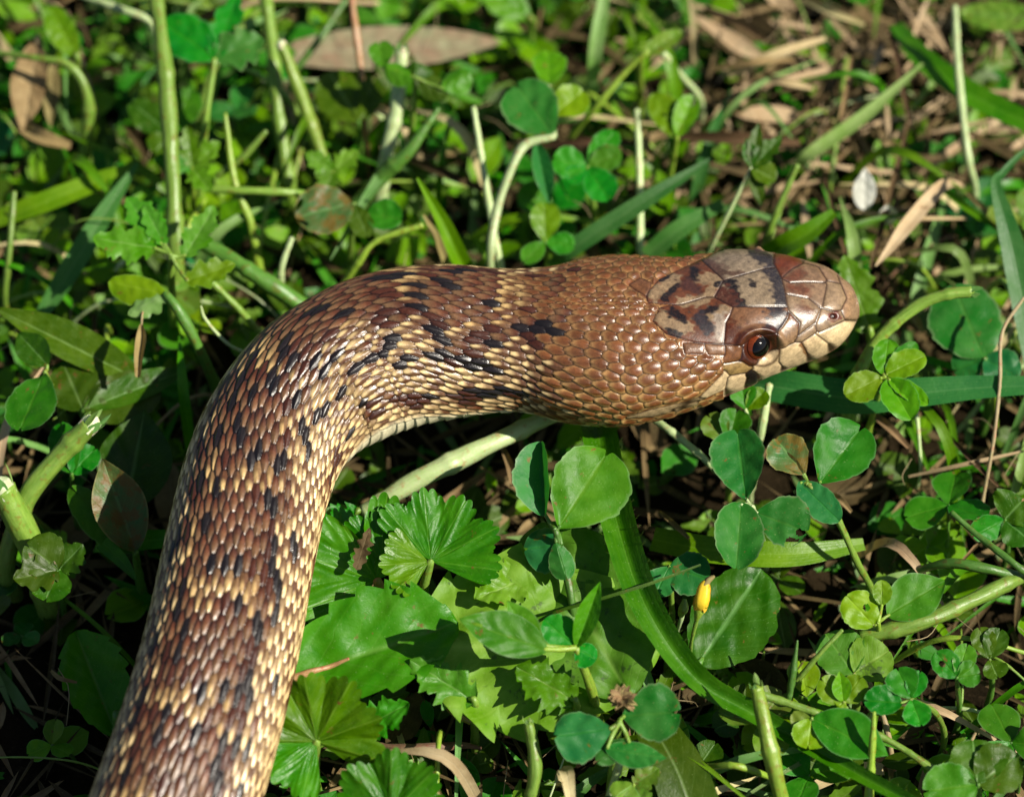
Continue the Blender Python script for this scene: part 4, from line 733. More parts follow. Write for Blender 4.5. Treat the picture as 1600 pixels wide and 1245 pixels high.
broadleaf('dim heart-shaped leaf deep below the yellow bud', (1090, 1040, .2), (1190, 890, .5), 130, 'dark', fold=5, kind='round', smat='stem_dark')
broadleaf('long pinkish white leaf lying across the far litter', (410, 86, -.3), (785, 66, .0), 84, 'pinkish', fold=16, kind='oval', rip=.03)
broadleaf('crinkled green leaf just past the snake snout', (1360, 520, 1.0), (1320, 398, 1.4), 86, 'parsley', fold=8, kind='cut', teeth=7, tooth=.1, rip=.06)
broadleaf('tan withered leaf hanging at the mossy far corner', (60, 60, 1.1), (36, 210, .5), 60, 'tan', fold=20, kind='lance', rip=.1, smat='stem_straw')
broadleaf('second tan withered leaf behind the hooked stem', (85, 95, .9), (78, 200, .4), 30, 'tan', fold=25, kind='lance', rip=.1, smat='stem_straw')
broadleaf('bright backlit leaf beside the hooked stem', (120, 90, 1.2), (78, 10, 1.5), 50, 'clover_lime', fold=15, kind='round', rip=.04)
broadleaf('olive yellow leaf lying in the far straw', (1500, 20, .3), (1620, 30, .5), 60, 'olive', fold=6, kind='round')
broadleaf('yellowish curled leaf on the slanting stalk', (1000, 90, 1.4), (1066, 50, 1.6), 34, 'olive', fold=24, kind='round', smat='stem_lime')
broadleaf('lime leaf out of focus at the far margin', (830, 30, .4), (740, -20, .8), 60, 'clover_lime', fold=8, kind='lance')
# --- grass blades
blade('wide arching hairy grass blade passing under the snake head and curving away', [(930, 600, .2, 40), (934, 668, 1.0, 60), (960, 800, 1.4, 60), (1006, 940, 1.4, 54), (1084, 1056, 1.0, 42), (1180, 1116, .7, 34), (1310, 1192, .6, 28), (1440, 1262, .8, 22)], 'grass_deep', hairs=150, fold=38, n=70, face=.62)
blade('broad hairy grass blade lying level past the snake chin', [(1120, 590, .3, 46), (1210, 604, .9, 58), (1330, 622, 1.1, 60), (1440, 614, 1.3, 50), (1530, 606, 1.4, 40), (1640, 602, 1.5, 28)], 'grass_blue', hairs=110, fold=14, n=60)
blade('smooth grass blade slanting through the far straw', [(1400, 40, .3, 26), (1440, 90, .7, 42), (1520, 150, .9, 46), (1640, 208, 1.1, 36)], 'grass', fold=10)
blade('bent pale-ribbed grass blade with a sharp fold', [(1640, 660, .2, 40), (1605, 500, 1.0, 44), (1580, 380, 1.6, 40), (1556, 290, 2.0, 18), (1566, 272, 2.0, 13), (1590, 246, 2.05, 10), (1625, 218, 2.1, 4)], 'grass_blue', fold=12)
blade('dry bleached grass tip curving down beside the white petals', [(1505, 290, .3, 10), (1472, 292, 1.0, 22), (1420, 350, 1.2, 26), (1388, 392, 1.25, 14), (1368, 416, 1.2, 3)], 'straw', 'dry_grass_blade', fold=18)
blade('bluish grass blade with a pale reflecting stretch behind the neck', [(860, 420, .2, 24), (890, 392, .7, 30), (960, 345, 1.0, 32), (1030, 300, 1.2, 26), (1110, 250, 1.3, 8)], 'grass_blue', fold=10)
blade('second bluish blade parallel to the pale one', [(1010, 400, .2, 30), (1060, 360, .6, 34), (1130, 318, .8, 18)], 'grass_blue', fold=10)
blade('short stiff folded grass blade rising at the snake back', [(735, 440, .1, 34), (715, 400, .8, 34), (690, 345, 1.3, 26), (652, 278, 1.9, 5)], 'grass', fold=34)
blade('torn brown sliver against the stiff grass blade', [(700, 420, .1, 12), (684, 375, .8, 14), (662, 336, 1.1, 4)], 'tan', 'dry_sliver', 'dry blade', fold=20)
blade('stubby folded grass blade behind the snake brow', [(1180, 420, .3, 40), (1222, 388, 1.0, 40), (1262, 365, 1.3, 36), (1304, 332, 1.5, 16)], 'grass', fold=24)
blade('yellow-green strap leaf slanting across the far litter', [(1245, 260, .2, 14), (1270, 238, .5, 24), (1350, 182, .8, 24), (1442, 100, 1.2, 6)], 'grass_pale', fold=16)
blade('wide dark ribbed grass blade low beside the fat light stem', [(1090, 1290, .4, 90), (1062, 1210, .7, 84), (1030, 1150, .8, 66), (990, 1080, .6, 30)], 'dark', fold=8)
blade('broad dim grass blade crossing low behind the three clover leaflets', [(1020, 842, .3, 40), (1120, 860, .6, 44), (1240, 866, .6, 40), (1350, 850, .3, 20)], 'grass', fold=6)
blade('long dim blade slanting through the left undergrowth', [(60, 500, .1, 20), (105, 430, .5, 38), (160, 340, .8, 34), (215, 255, 1.0, 6)], 'grass_blue', fold=10)
blade('level strap blade in the left undergrowth', [(-10, 345, .3, 30), (60, 320, .6, 38), (150, 285, .7, 34), (215, 262, .8, 20)], 'grass', fold=8)
blade('shaded folded blade reaching to the snake flank', [(150, 850, -.3, 30), (190, 846, .1, 34), (260, 842, .3, 30), (300, 838, .3, 8)], 'grass', fold=10)
blade('small drooping dull grass tip beside the snake flank', [(160, 848, .6, 26), (190, 876, .6, 22), (212, 905, .5, 5)], 'grass', fold=12)
blade('frayed pale leaf base under the heart-shaped clover', [(1030, 1120, .2, 20), (1014, 1070, .6, 18), (1002, 1020, .9, 10)], 'grass_pale', fold=20)
blade('thin dark grass awn lying across the wide arching blade', [(800, 1000, 1.0, 4), (860, 960, 1.5, 5), (940, 935, 1.75, 5), (1020, 910, 1.8, 5), (1095, 882, 1.7, 3)], 'dark', 'grass_awn', 'awn', fold=5, nv=3)
blade('blurred upright pale blade at the far margin', [(925, 140, .1, 18), (932, 70, .9, 26), (945, -10, 1.4, 20)], 'grass_pale', fold=15)
# --- stalks
stalk('fat pale cut stalk crossing under the snake bend', [(570, 800, .4, 36), (640, 756, .8, 42), (740, 706, 1.0, 40), (850, 655, .9, 36), (900, 630, .3, 30)], 'stem_pale', 'cut_stalk', 'stalk')
stalk('green stalk shredded at its cut end', [(10, 880, -.1, 40), (40, 782, .9, 40), (90, 716, 1.3, 42), (140, 664, 1.7, 44)], 'stem', 'cut_stalk', 'stalk', pith='pith', fray=7)
stalk('thick stubby stalk with a white pithy top', [(72, 920, -.3, 58), (52, 860, .3, 58), (26, 806, .9, 60), (4, 764, 1.3, 56)], 'stem', 'cut_stalk', 'stalk', pith='pith', fray=5)
joint = stalk('tall thick jointed stem with a rosette at its foot', [(278, 470, -.1, 42), (275, 380, .9, 38), (268, 250, 1.6, 36), (258, 110, 2.1, 38), (242, -20, 2.5, 28)], 'stem', 'jointed_stem', 'stem', fray=3)
stalk('leaning lime stalk cut square at the top', [(520, 310, -.1, 32), (505, 250, .5, 30), (470, 150, 1.0, 29), (440, 72, 1.5, 26)], 'stem_lime', 'cut_stalk', 'stalk', pith='pith')
stalk('paler lime stalk behind the leaning one', [(452, 290, -.1, 30), (436, 180, .6, 32), (424, 60, 1.1, 30), (412, -20, 1.4, 28)], 'stem', 'cut_stalk', 'stalk')
stalk('green twig crossing behind the leaning lime stalks', [(462, 110, .3, 16), (500, 60, .6, 16), (540, 0, .8, 16)], 'stem_dark', 'twig', 'stem')
stalk('reddish brown thin stem rising beside the cupped clover', [(572, 220, .0, 14), (566, 130, .8, 14), (556, 50, 1.3, 13), (548, -15, 1.6, 10)], 'stem_red', 'thin_stem', 'stem')
stalk('short pale pithy stem under the cupped clover', [(594, 320, -.1, 34), (600, 260, .6, 34), (618, 180, 1.2, 32), (628, 84, 1.8, 28)], 'stem_pale', 'cut_stalk', 'stalk', pith='pith', fray=4)
stalk('hairy green side stem with a tapering tip', [(560, 320, .3, 36), (600, 272, .9, 36), (640, 235, 1.3, 30), (685, 170, 1.7, 8)], 'stem_dark', 'leaning_stem', 'stem')
stalk('slim pale stalk standing straight behind the snake back', [(790, 460, -.1, 12), (775, 380, .7, 12), (758, 280, 1.1, 11), (740, 168, 1.7, 9)], 'stem_pale', 'slim_stalk', 'stalk')
stalk('slim yellowish stalk behind the bluish blade', [(1000, 410, -.1, 12), (1000, 300, .5, 12), (996, 172, 1.1, 11)], 'stem_pale', 'slim_stalk', 'stalk')
stalk('small green stalk leaning beside the toothed sprout', [(1188, 420, .0, 12), (1208, 345, 1.0, 11), (1246, 258, 1.7, 9)], 'stem', 'slim_stalk', 'stalk')
stalk('slanting lime stem carrying the yellowish leaf', [(890, 220, -.1, 16), (930, 170, .8, 15), (980, 110, 1.3, 14), (1012, 80, 1.6, 10)], 'stem_lime', 'leaning_stem', 'stem')
stalk('pale slanted stem beyond the scalloped leaf', [(1096, 160, -.1, 14), (1066, 120, .5, 14), (1036, 84, 1.0, 12)], 'stem_pale', 'leaning_stem', 'stem')
stalk('arching cut stem bending over beyond the snake snout', [(1320, 690, -.1, 34), (1338, 596, 1.2, 31), (1372, 532, 1.7, 28), (1430, 480, 2.1, 25), (1480, 460, 2.3, 24), (1518, 456, 2.35, 26)], 'stem', 'arching_stem', 'stem', fray=6)
stalk('upright bleached straw with a green node at the top', [(1524, 300, -.1, 16), (1512, 240, .6, 17), (1498, 120, 1.1, 18), (1492, 10, 1.5, 14)], 'stem_pale', 'straw', 'straw')
creep = stalk('thick creeping stem ending in the cupped leaf', [(1640, 878, .4, 28), (1560, 918, .9, 30), (1450, 968, 1.0, 34), (1345, 996, .8, 28)], 'stem', 'creeping_stem', 'stem', fray=3)
stalk('curved side branch of the creeping stem', [(1590, 900, .8, 22), (1540, 888, 1.0, 22), (1480, 880, .9, 20), (1420, 896, .4, 14)], 'stem_dark', 'side_branch', parent=creep)
stalk('thin green runner dropping to the creeping stem', [(1486, 800, 1.2, 9), (1530, 838, 1.1, 10), (1600, 892, 1.0, 12), (1640, 920, .2, 10)], 'stem_dark', 'runner', 'stem')
stalk('fat light green stem standing beside the wide dark blade', [(1232, 1300, -.1, 32), (1212, 1210, .9, 32), (1192, 1120, 1.4, 30), (1182, 1074, 1.7, 26)], 'stem_lime', 'light_stem', 'stem', fray=4)
stalk('thin upright stem in front of the long dull leaf', [(1354, 1290, -.1, 13), (1362, 1180, .9, 12), (1366, 1112, 1.4, 5)], 'stem_lime', 'thin_stem', 'stem')
stalk('pale thin runner reaching to a bright cut end', [(1180, 1082, 1.0, 22), (1260, 1108, .9, 15), (1380, 1152, .7, 14), (1476, 1214, .5, 12)], 'stem', 'runner', 'stem')
stalk('sharp dark spine standing by the fat light stem', [(1232, 1100, .6, 16), (1240, 1045, 1.0, 10), (1246, 1000, 1.3, 3)], 'stem_dark', 'spine', 'stem')
stalk('thin green stalk leaning past the greyish leaf pair', [(1240, 1070, .6, 9), (1280, 1022, 1.0, 8), (1316, 984, 1.2, 6)], 'stem', 'thin_stem', 'stem')
stalk('dry thread-like stalk bowing across the dark gap', [(1534, 790, .2, 6), (1552, 690, 1.0, 6), (1562, 600, 1.5, 6), (1566, 520, 1.8, 6), (1600, 465, 2.0, 5)], 'stem_straw', 'dry_thread', 'straw')
stalk('pale bowed stem near the tall jointed one', [(90, -20, 1.5, 16), (180, 12, 1.6, 18), (238, 40, 1.4, 16), (250, 120, .2, 12)], 'stem_pale', 'bowed_stem', 'stem')
stalk('hooked pale stem thickening downward', [(-20, 82, 1.2, 12), (50, 90, 1.5, 14), (110, 104, 1.5, 18), (138, 160, 1.0, 28), (134, 250, -.1, 30)], 'stem', 'hooked_stem', 'stem')
stalk('slim upright stalk by the level strap blade', [(8, 470, -.1, 14), (14, 400, .6, 14), (22, 300, 1.2, 14)], 'stem', 'slim_stalk', 'stalk')
stalk('thick smooth stem sloping down to the snake bend', [(300, 372, 1.1, 30), (360, 405, 1.1, 36), (430, 450, .9, 38), (520, 510, .2, 34)], 'stem_dark', 'sloping_stem', 'stem')
stalk('level side stem of the jointed stem', [(320, 296, 1.1, 16), (390, 298, 1.2, 18), (470, 302, 1.0, 16), (510, 310, .1, 14)], 'stem', 'side_branch', parent=joint)
stalk('crooked yellow-green stem between the jointed stem and the lime stalk', [(405, 420, -.1, 22), (392, 350, .6, 18), (366, 280, 1.1, 12), (352, 178, 1.7, 7)], 'stem_lime', 'crooked_stem', 'stem')
stalk('small forked stem tip beside the crooked one', [(340, 275, 1.0, 16), (380, 245, 1.3, 13), (416, 205, 1.6, 8)], 'stem', 'side_branch', parent=joint)
stalk('downy stem leaning against the snake shoulder', [(440, 560, .2, 16), (380, 490, 1.0, 14), (330, 440, 1.5, 12)], 'stem', 'downy_stem', 'stem')
stalk('curling dry tendril by the downy stem', [(410, 560, .3, 6), (360, 540, 1.0, 5), (322, 500, 1.4, 5), (314, 478, 1.6, 3)], 'stem_pale', 'tendril', 'tendril', seg=7)
stalk('slender stalk arching from the snake back up to a narrow leaf', [(520, 470, .2, 12), (560, 410, 1.0, 12), (590, 376, 1.3, 10), (660, 352, 1.5, 14)], 'stem_lime', 'slim_stalk', 'stalk')
stalk('downy pale curved stalk against the dark behind the bend', [(440, 470, .3, 12), (440, 420, .9, 11), (456, 372, 1.2, 10)], 'stem_pale', 'slim_stalk', 'stalk')
stalk('pale upright stalk in the gap below the snake chin', [(1176, 740, -.1, 16), (1190, 670, .9, 18), (1202, 600, 1.4, 16)], 'stem_pale', 'slim_stalk', 'stalk')
stalk('twiggy pale runner crossing under the jaw', [(1000, 640, .8, 12), (1050, 675, .9, 12), (1095, 712, .6, 12), (1130, 745, .1, 10)], 'stem_pale', 'runner', 'stem')
stalk('brown rooting twig half buried below the mallow', [(540, 1156, -.6, 10), (600, 1168, -.1, 22), (660, 1170, .0, 24), (720, 1164, -.2, 16), (750, 1168, -.6, 6)], 'stem_brown', 'buried_twig', 'twig')
stalk('stem of the sprig growing past the torn pale leaf', [(820, 1300, -.1, 24), (836, 1200, .8, 26), (826, 1130, 1.1, 20)], 'stem', 'cut_stalk', 'stalk', fray=4)
stalk('thin arched stem by the brown scraps', [(1090, 1200, .3, 14), (1150, 1196, .8, 14), (1215, 1218, .3, 10)], 'stem_lime', 'runner', 'stem')
stalk('curved pale leafstalk under the heart-shaped clover', [(950, 1250, .0, 14), (966, 1200, .8, 12), (970, 1178, 1.2, 9)], 'stem_pale', 'slim_stalk', 'stalk')
# --- flowers and dry bits
t = thing('flower_bud', P(1082, 995, 0) * (1, 1, 0), 'closed yellow flower bud with a withered brown tip', 'flower bud')
tube('stem', [P(1078, 1040, -.2), P(1080, 1005, .7), P(1090, 962, 1.3)], [3.5e-4, 3e-4, 3.5e-4], M['stem'], t)
tube('calyx', [P(1088, 968, 1.25), P(1092, 955, 1.4), P(1096, 944, 1.5)], [4e-4, 8e-4, 9e-4], M['stem_lime'], t, 12)
tube('petals', [P(1092, 952, 1.42), P(1096, 938, 1.58), P(1100, 918, 1.7), P(1104, 908, 1.78)], [7e-4, 12e-4, 10e-4, 5e-4], M['yellow'], t, 14, rib=.08)
for k in range(4):
    a_ = k * 1.571 + .5; q0 = P(1092, 953, 1.42); q1 = P(1104, 910, 1.76); ax_ = nrm(q1 - q0); s1 = nrm(np.cross(ax_, UPV)); s2 = np.cross(s1, ax_); rd = s1 * math.cos(a_) + s2 * math.sin(a_)
    V_, F_, u_ = leaf_data(q0 + rd * 7e-4, q1 + rd * 5e-4, 15e-4, kind='lance', notch=0, n0=rd, cup=.35, nu=14, nv=9, curl=-.05); V_ = V_ + rd * 4e-4; mesh_obj('petal', V_, F_, M['yellow'], t, u_)
    V_, F_, u_ = leaf_data(q0 + rd * 5e-4, q0 + ax_ * 13e-4 + rd * 15e-4, 5e-4, kind='lance', notch=0, n0=rd, nu=8, nv=5); mesh_obj('sepal', V_, F_, M['clover_lime'], t, u_)
tube('withered_tip', [P(1102, 914, 1.74), P(1107, 906, 1.8), P(1116, 900, 1.85)], [6e-4, 5e-4, 2e-4], M['tan'], t, 8, rib=.1)
t = thing('flower_bud', P(1066, 990, 0) * (1, 1, 0), 'unopened greenish bud next to the yellow one', 'flower bud')
tube('stem', [P(1050, 1010, -.2), P(1062, 975, .8), P(1068, 955, 1.1)], [3e-4, 3e-4, 4e-4], M['stem_pale'], t); tube('calyx', [P(1064, 962, 1.05), P(1068, 950, 1.2), P(1070, 936, 1.3)], [4e-4, 8e-4, 3e-4], M['stem_lime'], t, 12, rib=.08)
t = thing('dry_flower_head', P(972, 1105, 0) * (1, 1, 0), 'dry brown flower head beside the heart-shaped clover', 'flower head')
tube('stem', [P(982, 1150, -.2), P(974, 1098, 1.45)], [4e-4, 4e-4], M['stem_brown'], t)
for k in range(44):
    a_ = k * 2.4; b0 = P(972, 1092, 1.55); rr_ = 17e-4 + 9e-4 * rng.random()
    dirv = np.array((math.cos(a_), math.sin(a_), rng.uniform(-.3, 1.0))); V_, F_, u_ = leaf_data(b0, b0 + nrm(dirv) * rr_, 9e-4, kind='lance', notch=0, nu=7, nv=5, rip=.1)
    mesh_obj('dry_petal', V_, F_, M['tan'], t, u_)
for (a, lb) in ((((1352, 330, .3), (1352, 262, 1.0), 40), 'white fallen petal standing in the brown litter'), (((1384, 350, .3), (1388, 318, .8), 34), 'smaller white fallen petal by the pale straw')):
    V_, F_, u_ = leaf_data(P(*a[0]), P(*a[1]), a[2] * 1e-4, kind='lance', notch=0, fold=20, cup=.2); tag(mesh_obj('petal', V_, F_, M['white'], None, u_), lb, 'petal', None)
for pts_, lb, mt in (([(216, 590, 1.45, 10), (218, 560, 1.55, 17), (222, 530, 1.65, 19), (221, 508, 1.72, 6)], 'hanging rolled brown withered curl below the drooping leaf', 'tan'),):
    V_, F_, u_, _g = blade_data(pts_, fold=55); tag(mesh_obj('withered_curl', V_, F_, M[mt], None, u_), lb, 'withered curl')
stalk('fine thread holding up the rolled brown curl', [(221, 512, 1.68, 3), (222, 494, 1.66, 3), (224, 484, 1.62, 3)], 'stem_straw', 'thread', 'thread', seg=6)
STR = [((1060,215),(1250,225),26,'dry','dark rotten straw lying level beneath the yellow-green strap leaf'), ((1140,120),(1290,62),22,'straw','bleached forked straw in the far litter'), ((1180,128),(1270,140),18,'straw','short white-ended straw in the far litter'), ((1110,110),(1240,95),14,'tan','tan straw under the forked one'), ((1250,0),(1350,40),14,'straw','straw leaning into the far brown leaves'), ((1330,90),(1310,200),12,'tan','curly tan stalk among far brown leaves'), ((1390,40),(1420,190),14,'dry','dark brown twig standing in the far litter'), ((1100,15),(1200,70),16,'dry','mottled brown twig end lying far back'), ((1420,190),(1360,420),13,'dry','long reddish brown twig running down past the white petals'), ((1290,280),(1330,420),10,'dry','bent brown twig left of the white petals'), ((1330,330),(1510,342),9,'straw','pale level straw behind the small petal'), ((1510,300),(1600,420),14,'tan','tan dead leafstalk behind the bent blade'), ((1450,280),(1560,360),16,'grass','short green stem in the brown litter'), ((1440,520),(1410,470),14,'tan','brown fleck of litter past the snout'), ((1350,640),(1420,700),16,'tan','tan litter sliver below the lime clover'), ((1480,680),(1560,760),10,'dry','dark twig in the gap below the hairy blade'), ((1420,745),(1600,705),8,'straw','faint straw lying in the dark gap'), ((1030,800),(1080,845),10,'tan','tan twig beside the wide arching blade'), ((785,700),(800,760),14,'tan','brown bark sliver hanging under the snake'), ((690,1090),(735,1130),12,'tan','tan chewed scrap below the broad leaf'), ((660,1190),(690,1245),10,'tan','thin tan root by the deep-pleated mallow'), ((1280,770),(1330,800),12,'tan','tan curl at the foot of the bent clover stem'), ((80,1048),(120,1066),8,'tan','tiny tan sliver in the snake shadow'), ((1500,880),(1600,780),8,'tan','brown straw near the runner'), ((1470,1000),(1480,1080),6,'dry','thin dead stalk in the lower shade'), ((840,230),(1000,225),16,'dry','dark straw lying under the four-part clover'), ((640,250),(760,300),18,'dry','reddish dead stalk lying behind the bitten leaf'), ((1010,205),(1020,250),16,'tan','tan stub below the scalloped leaf'), ((20,190),(110,230),30,'tan','fallen yellowish tan leaf by the hooked stem'), ((310,30),(390,0),20,'dry','brown litter beyond the nibbled leaflet')]
for (a, b, wd, mt, lb) in STR:
    z0 = .35; m_ = ((a[0] + b[0]) / 2 + rng.uniform(-6, 6), (a[1] + b[1]) / 2 + rng.uniform(-6, 6))
    V_, F_, u_, _g = blade_data([(a[0], a[1], z0 * .6, wd * .6), (m_[0], m_[1], z0 + .25, wd), (b[0], b[1], z0 + .15, wd * .5)], fold=40, nv=7)
    tag(mesh_obj('litter_straw', V_, F_, M[mt], None, u_), lb, 'straw')

# ------------------------------------------------------------------ undergrowth
def world_px(x, y, z): return PROJ(np.array((x, y, z)))
def join(name, parts, mat, label, cat):
    V_, F_, U_ = [], [], []; n = 0
    for v, f, u in parts: V_.append(v); F_.append(f + n); U_.append(u); n += len(v)
    return tag(mesh_obj(name, np.vstack(V_), np.vstack(F_), M[mat], None, np.vstack(U_), origin=(0, 0, 0)), label, cat, kind='stuff')
def near_spine(x, y): return np.min(np.hypot(spine_xy[:, 0] - x, spine_xy[:, 1] - y) - spine_r)
def litter_w(px, py): return math.exp(-((px - 1330) / 330) ** 2 - ((py - 170) / 260) ** 2)
G0 = -0.0105
lit = {'dry': [], 'tan': [], 'straw': []}; cov = {'dark': [], 'clover': [], 'grass': [], 'parsley': [], 'clover_lime': [], 'grass_pale': []}
while sum(map(len, lit.values())) < 2600:                     # dead straw and leaf crumbs on the soil
    x, y = rng.uniform(-.13, .13), rng.uniform(-.11, .135); px, py = world_px(x, y, G0); lw = litter_w(px, py)
    if rng.random() > 0.2 + 0.8 * lw: continue
    ln = rng.uniform(.005, .024); an = rng.uniform(0, 6.28); z0 = G0 + rng.uniform(.0006, .004) + .010 * lw * rng.random()
    b0 = np.array((x, y, z0)); tp = b0 + np.array((math.cos(an) * ln, math.sin(an) * ln, rng.uniform(-.002, .003)))
    fat = rng.random() < .035
    lit['straw' if rng.random() < .42 * lw else 'dry' if rng.random() < .7 else 'tan'].append(leaf_data(b0, tp, rng.uniform(.003, .007) if fat else rng.uniform(.0003, .0015), kind='lance', notch=0, nu=9, nv=5, fold=rng.uniform(5, 45), rip=.15, curl=rng.uniform(-.2, .2)))
join('leaf_litter', lit['dry'], 'dry', 'dark brown crumbs and straw of dead leaves on the soil', 'leaf litter')
join('leaf_litter', lit['tan'], 'tan', 'tan crumbs and bits of straw scattered over the soil', 'leaf litter')
join('leaf_litter', lit['straw'], 'straw', 'pale bleached straw bits heaped in the far brown litter', 'leaf litter')
n = 0
while n < 5200:                                                      # low mat of small leaves and sprouts
    x, y = rng.uniform(-.14, .14), rng.uniform(-.12, .145); px, py = world_px(x, y, G0)
    if rng.random() < 0.45 * litter_w(px, py) or (n > 3000 and rng.random() < sm(420, 760, py) * .8): continue
    zt = rng.uniform(.0015, .0125) * rng.uniform(.4, 1) * (0.78 + 0.25 * sm(300, 0, py)); ns = near_spine(x, y)
    gapz = (1040 < px < 1340 and 640 < py < 1120) or (1400 < px and 640 < py < 800) or (px > 1450 and py > 1000) or (px < 260 and py > 800) or (560 < px < 860 and 680 < py < 780)
    if gapz:
        if rng.random() < .62: continue
        zt *= .4
    an = rng.uniform(0, 6.28); ln = rng.uniform(.003, .009); k = rng.random()
    b0 = np.array((x, y, G0 + zt * .8)); tp = b0 + np.array((math.cos(an) * ln, math.sin(an) * ln, rng.uniform(-.0015, .004)))
    if k < .42: cov[('dark', 'clover', 'clover_lime')[int(rng.choice(3, p=[.45, .2, .35]))]].append(leaf_data(b0, tp, ln * rng.uniform(.4, .9), kind='obcord' if k < .1 else 'lance', nu=8, nv=7, fold=rng.uniform(0, 30), rip=.07))
    elif k < .56: cov['parsley'].append(leaf_data(b0, tp, ln * rng.uniform(.4, .7), kind='cut', notch=0, teeth=4, tooth=.2, nu=14, nv=5, fold=rng.uniform(0, 30), rip=.1))
    else: cov['grass' if rng.random() < .7 else 'grass_pale'].append(leaf_data(np.array((x, y, G0 - .001)), np.array((x, y, G0 - .001)) + np.array((math.cos(an) * ln * 1.8, math.sin(an) * ln * 1.8, zt * 1.3)), rng.uniform(.0005, .0018), kind='lance', notch=0, nu=8, nv=3, fold=15, curl=rng.uniform(-.3, .1)))
    n += 1
join('ground_cover', cov['dark'], 'dark', 'low mat of small dark green leaves under the clover', 'ground cover')
join('ground_cover', cov['clover'], 'clover', 'scattered small clover leaflets low on the soil', 'ground cover')
join('ground_cover', cov['clover_lime'], 'clover_lime', 'little bright lime leaves low on the soil', 'ground cover')
join('ground_cover', cov['grass_pale'], 'grass_pale', 'pale fine grass shoots between the stems', 'ground cover')
join('ground_cover', cov['parsley'], 'parsley', 'tiny cut-edged leaves low among the stems', 'ground cover')
join('ground_cover', cov['grass'], 'grass', 'short fine grass sprouts between the clover stems', 'ground cover')
LM = [(1340, 470, 'the snake snout'), (1000, 690, 'the snake jaw'), (1100, 940, 'the yellow bud'), (975, 1085, 'the dry flower head'), (265, 200, 'the tall jointed stem'), (480, 160, 'the leaning lime stalk'), (600, 70, 'the long pinkish leaf'), (820, 170, 'the tall heart-leaved clover'), (920, 260, 'the four-part clover'), (1190, 240, 'the toothed sprout'), (1355, 290, 'the white petals'), (1495, 120, 'the upright bleached straw'), (1590, 400, 'the bent ribbed blade'), (1510, 500, 'the large oval leaflet'), (1385, 590, 'the lime clover'), (1320, 710, 'the bent clover stem'), (1160, 790, 'the torn-edged clover'), (1500, 700, 'the dry thread-like stalk'), (1500, 930, 'the creeping stem'), (1420, 1090, 'the neat little trefoil'), (1200, 1150, 'the fat light stem'), (1540, 1190, 'the dark round leaves'), (850, 1180, 'the sprig stem'), (620, 1180, 'the buried twig'), (40, 610, 'the rust-spotted leaflet'), (100, 700, 'the shredded cut stalk'), (30, 820, 'the white-topped stalk'), (130, 1000, 'the serrated shaded leaf'), (60, 1180, 'the bare shaded soil'), (80, 90, 'the hooked stem'), (120, 320, 'the level strap blade'), (220, 370, 'the cut-leaved spray'), (500, 330, 'the bitten ragged leaf'), (720, 380, 'the stiff grass blade'), (1050, 170, 'the holed scalloped leaf'), (950, 60, 'the blurred pale blade'), (1280, 120, 'the forked straw')]
def lm(px, py): return min(LM, key=lambda q: (q[0] - px) ** 2 + (q[1] - py) ** 2)[2]
# single background clovers and grass blades, each its own plant
protos = []
for v in range(4):
    sp = []
    for k in range(3):
        a_ = k * 2.094 + v; d_ = np.array((math.cos(a_), math.sin(a_), rng.uniform(-.1, .35))); sp.append(leaf_data(np.zeros(3), d_ * .0075, .0068, kind='obcord', notch=.08, nu=12, nv=9, fold=rng.uniform(4, 26), n0=UPV, cup=rng.uniform(-.1, .15)))
    protos.append(sp)
mesh_cache = {}
CW = {'clover': 'green', 'dark': 'dark green', 'clover_blue': 'bluish', 'clover_lime': 'lime', 'olive': 'olive'}
def small_clover(x, y, h, rz, sc_, v, mat, px, py):
    t = thing('clover', (x, y, G0), 'small %s trefoil clover near %s' % (CW[mat], lm(px, py)), 'clover', 'small clovers in the undergrowth')
    lean = np.array((rng.uniform(-.004, .004), rng.uniform(-.004, .004), h - G0)); p0 = np.array((x, y, G0))
    tube('stem', [p0 - UPV * .002, p0 + lean * (.3, .3, .55), p0 + lean], [3.5e-4, 3e-4, 2.5e-4], M['stem_dark'], t, 6, 8)
    for k in range(3):
        key = (v, k, mat)
        if key not in mesh_cache:
            o = mesh_obj('leaflet', *protos[v][k][:2], M[mat], None, protos[v][k][2], origin=(0, 0, 0)); mesh_cache[key] = o.data; bpy.data.objects.remove(o)
        o = bpy.data.objects.new('leaflet', mesh_cache[key]); col.objects.link(o); o.parent = t; o.location = lean; o.rotation_euler = (rng.uniform(-.4, .3), rng.uniform(-.35, .35), rz); o.scale = (sc_,) * 3
placed = 0; tries = 0
while placed < 50 and tries < 6000:
    tries += 1
    x, y = rng.uniform(-.095, .095), rng.uniform(-.085, .115); h = rng.uniform(-.005, .006); px, py = world_px(x, y, h)
    if not (-40 < px < 1640 and -40 < py < 1290): continue
    if near_spine(x, y) < .008 or in_snake(px, py, 70): continue
    if rng.random() < .9 * litter_w(px, py): continue
    if 480 < px < 1060 and 760 < py < 1130: continue
    if (1040 < px < 1330 and 640 < py < 1090) or (px < 230 and py > 800) or (1400 < px and 640 < py < 800): h = min(h, -.006); px, py = world_px(x, y, h)
    small_clover(x, y, h, rng.uniform(0, 6.28), rng.uniform(.45, 1.0), int(rng.integers(0, 4)), ('clover', 'dark', 'clover_blue', 'clover_lime', 'olive')[int(rng.choice(5, p=[.24, .24, .08, .30, .14]))], px, py); placed += 1
placed = 0
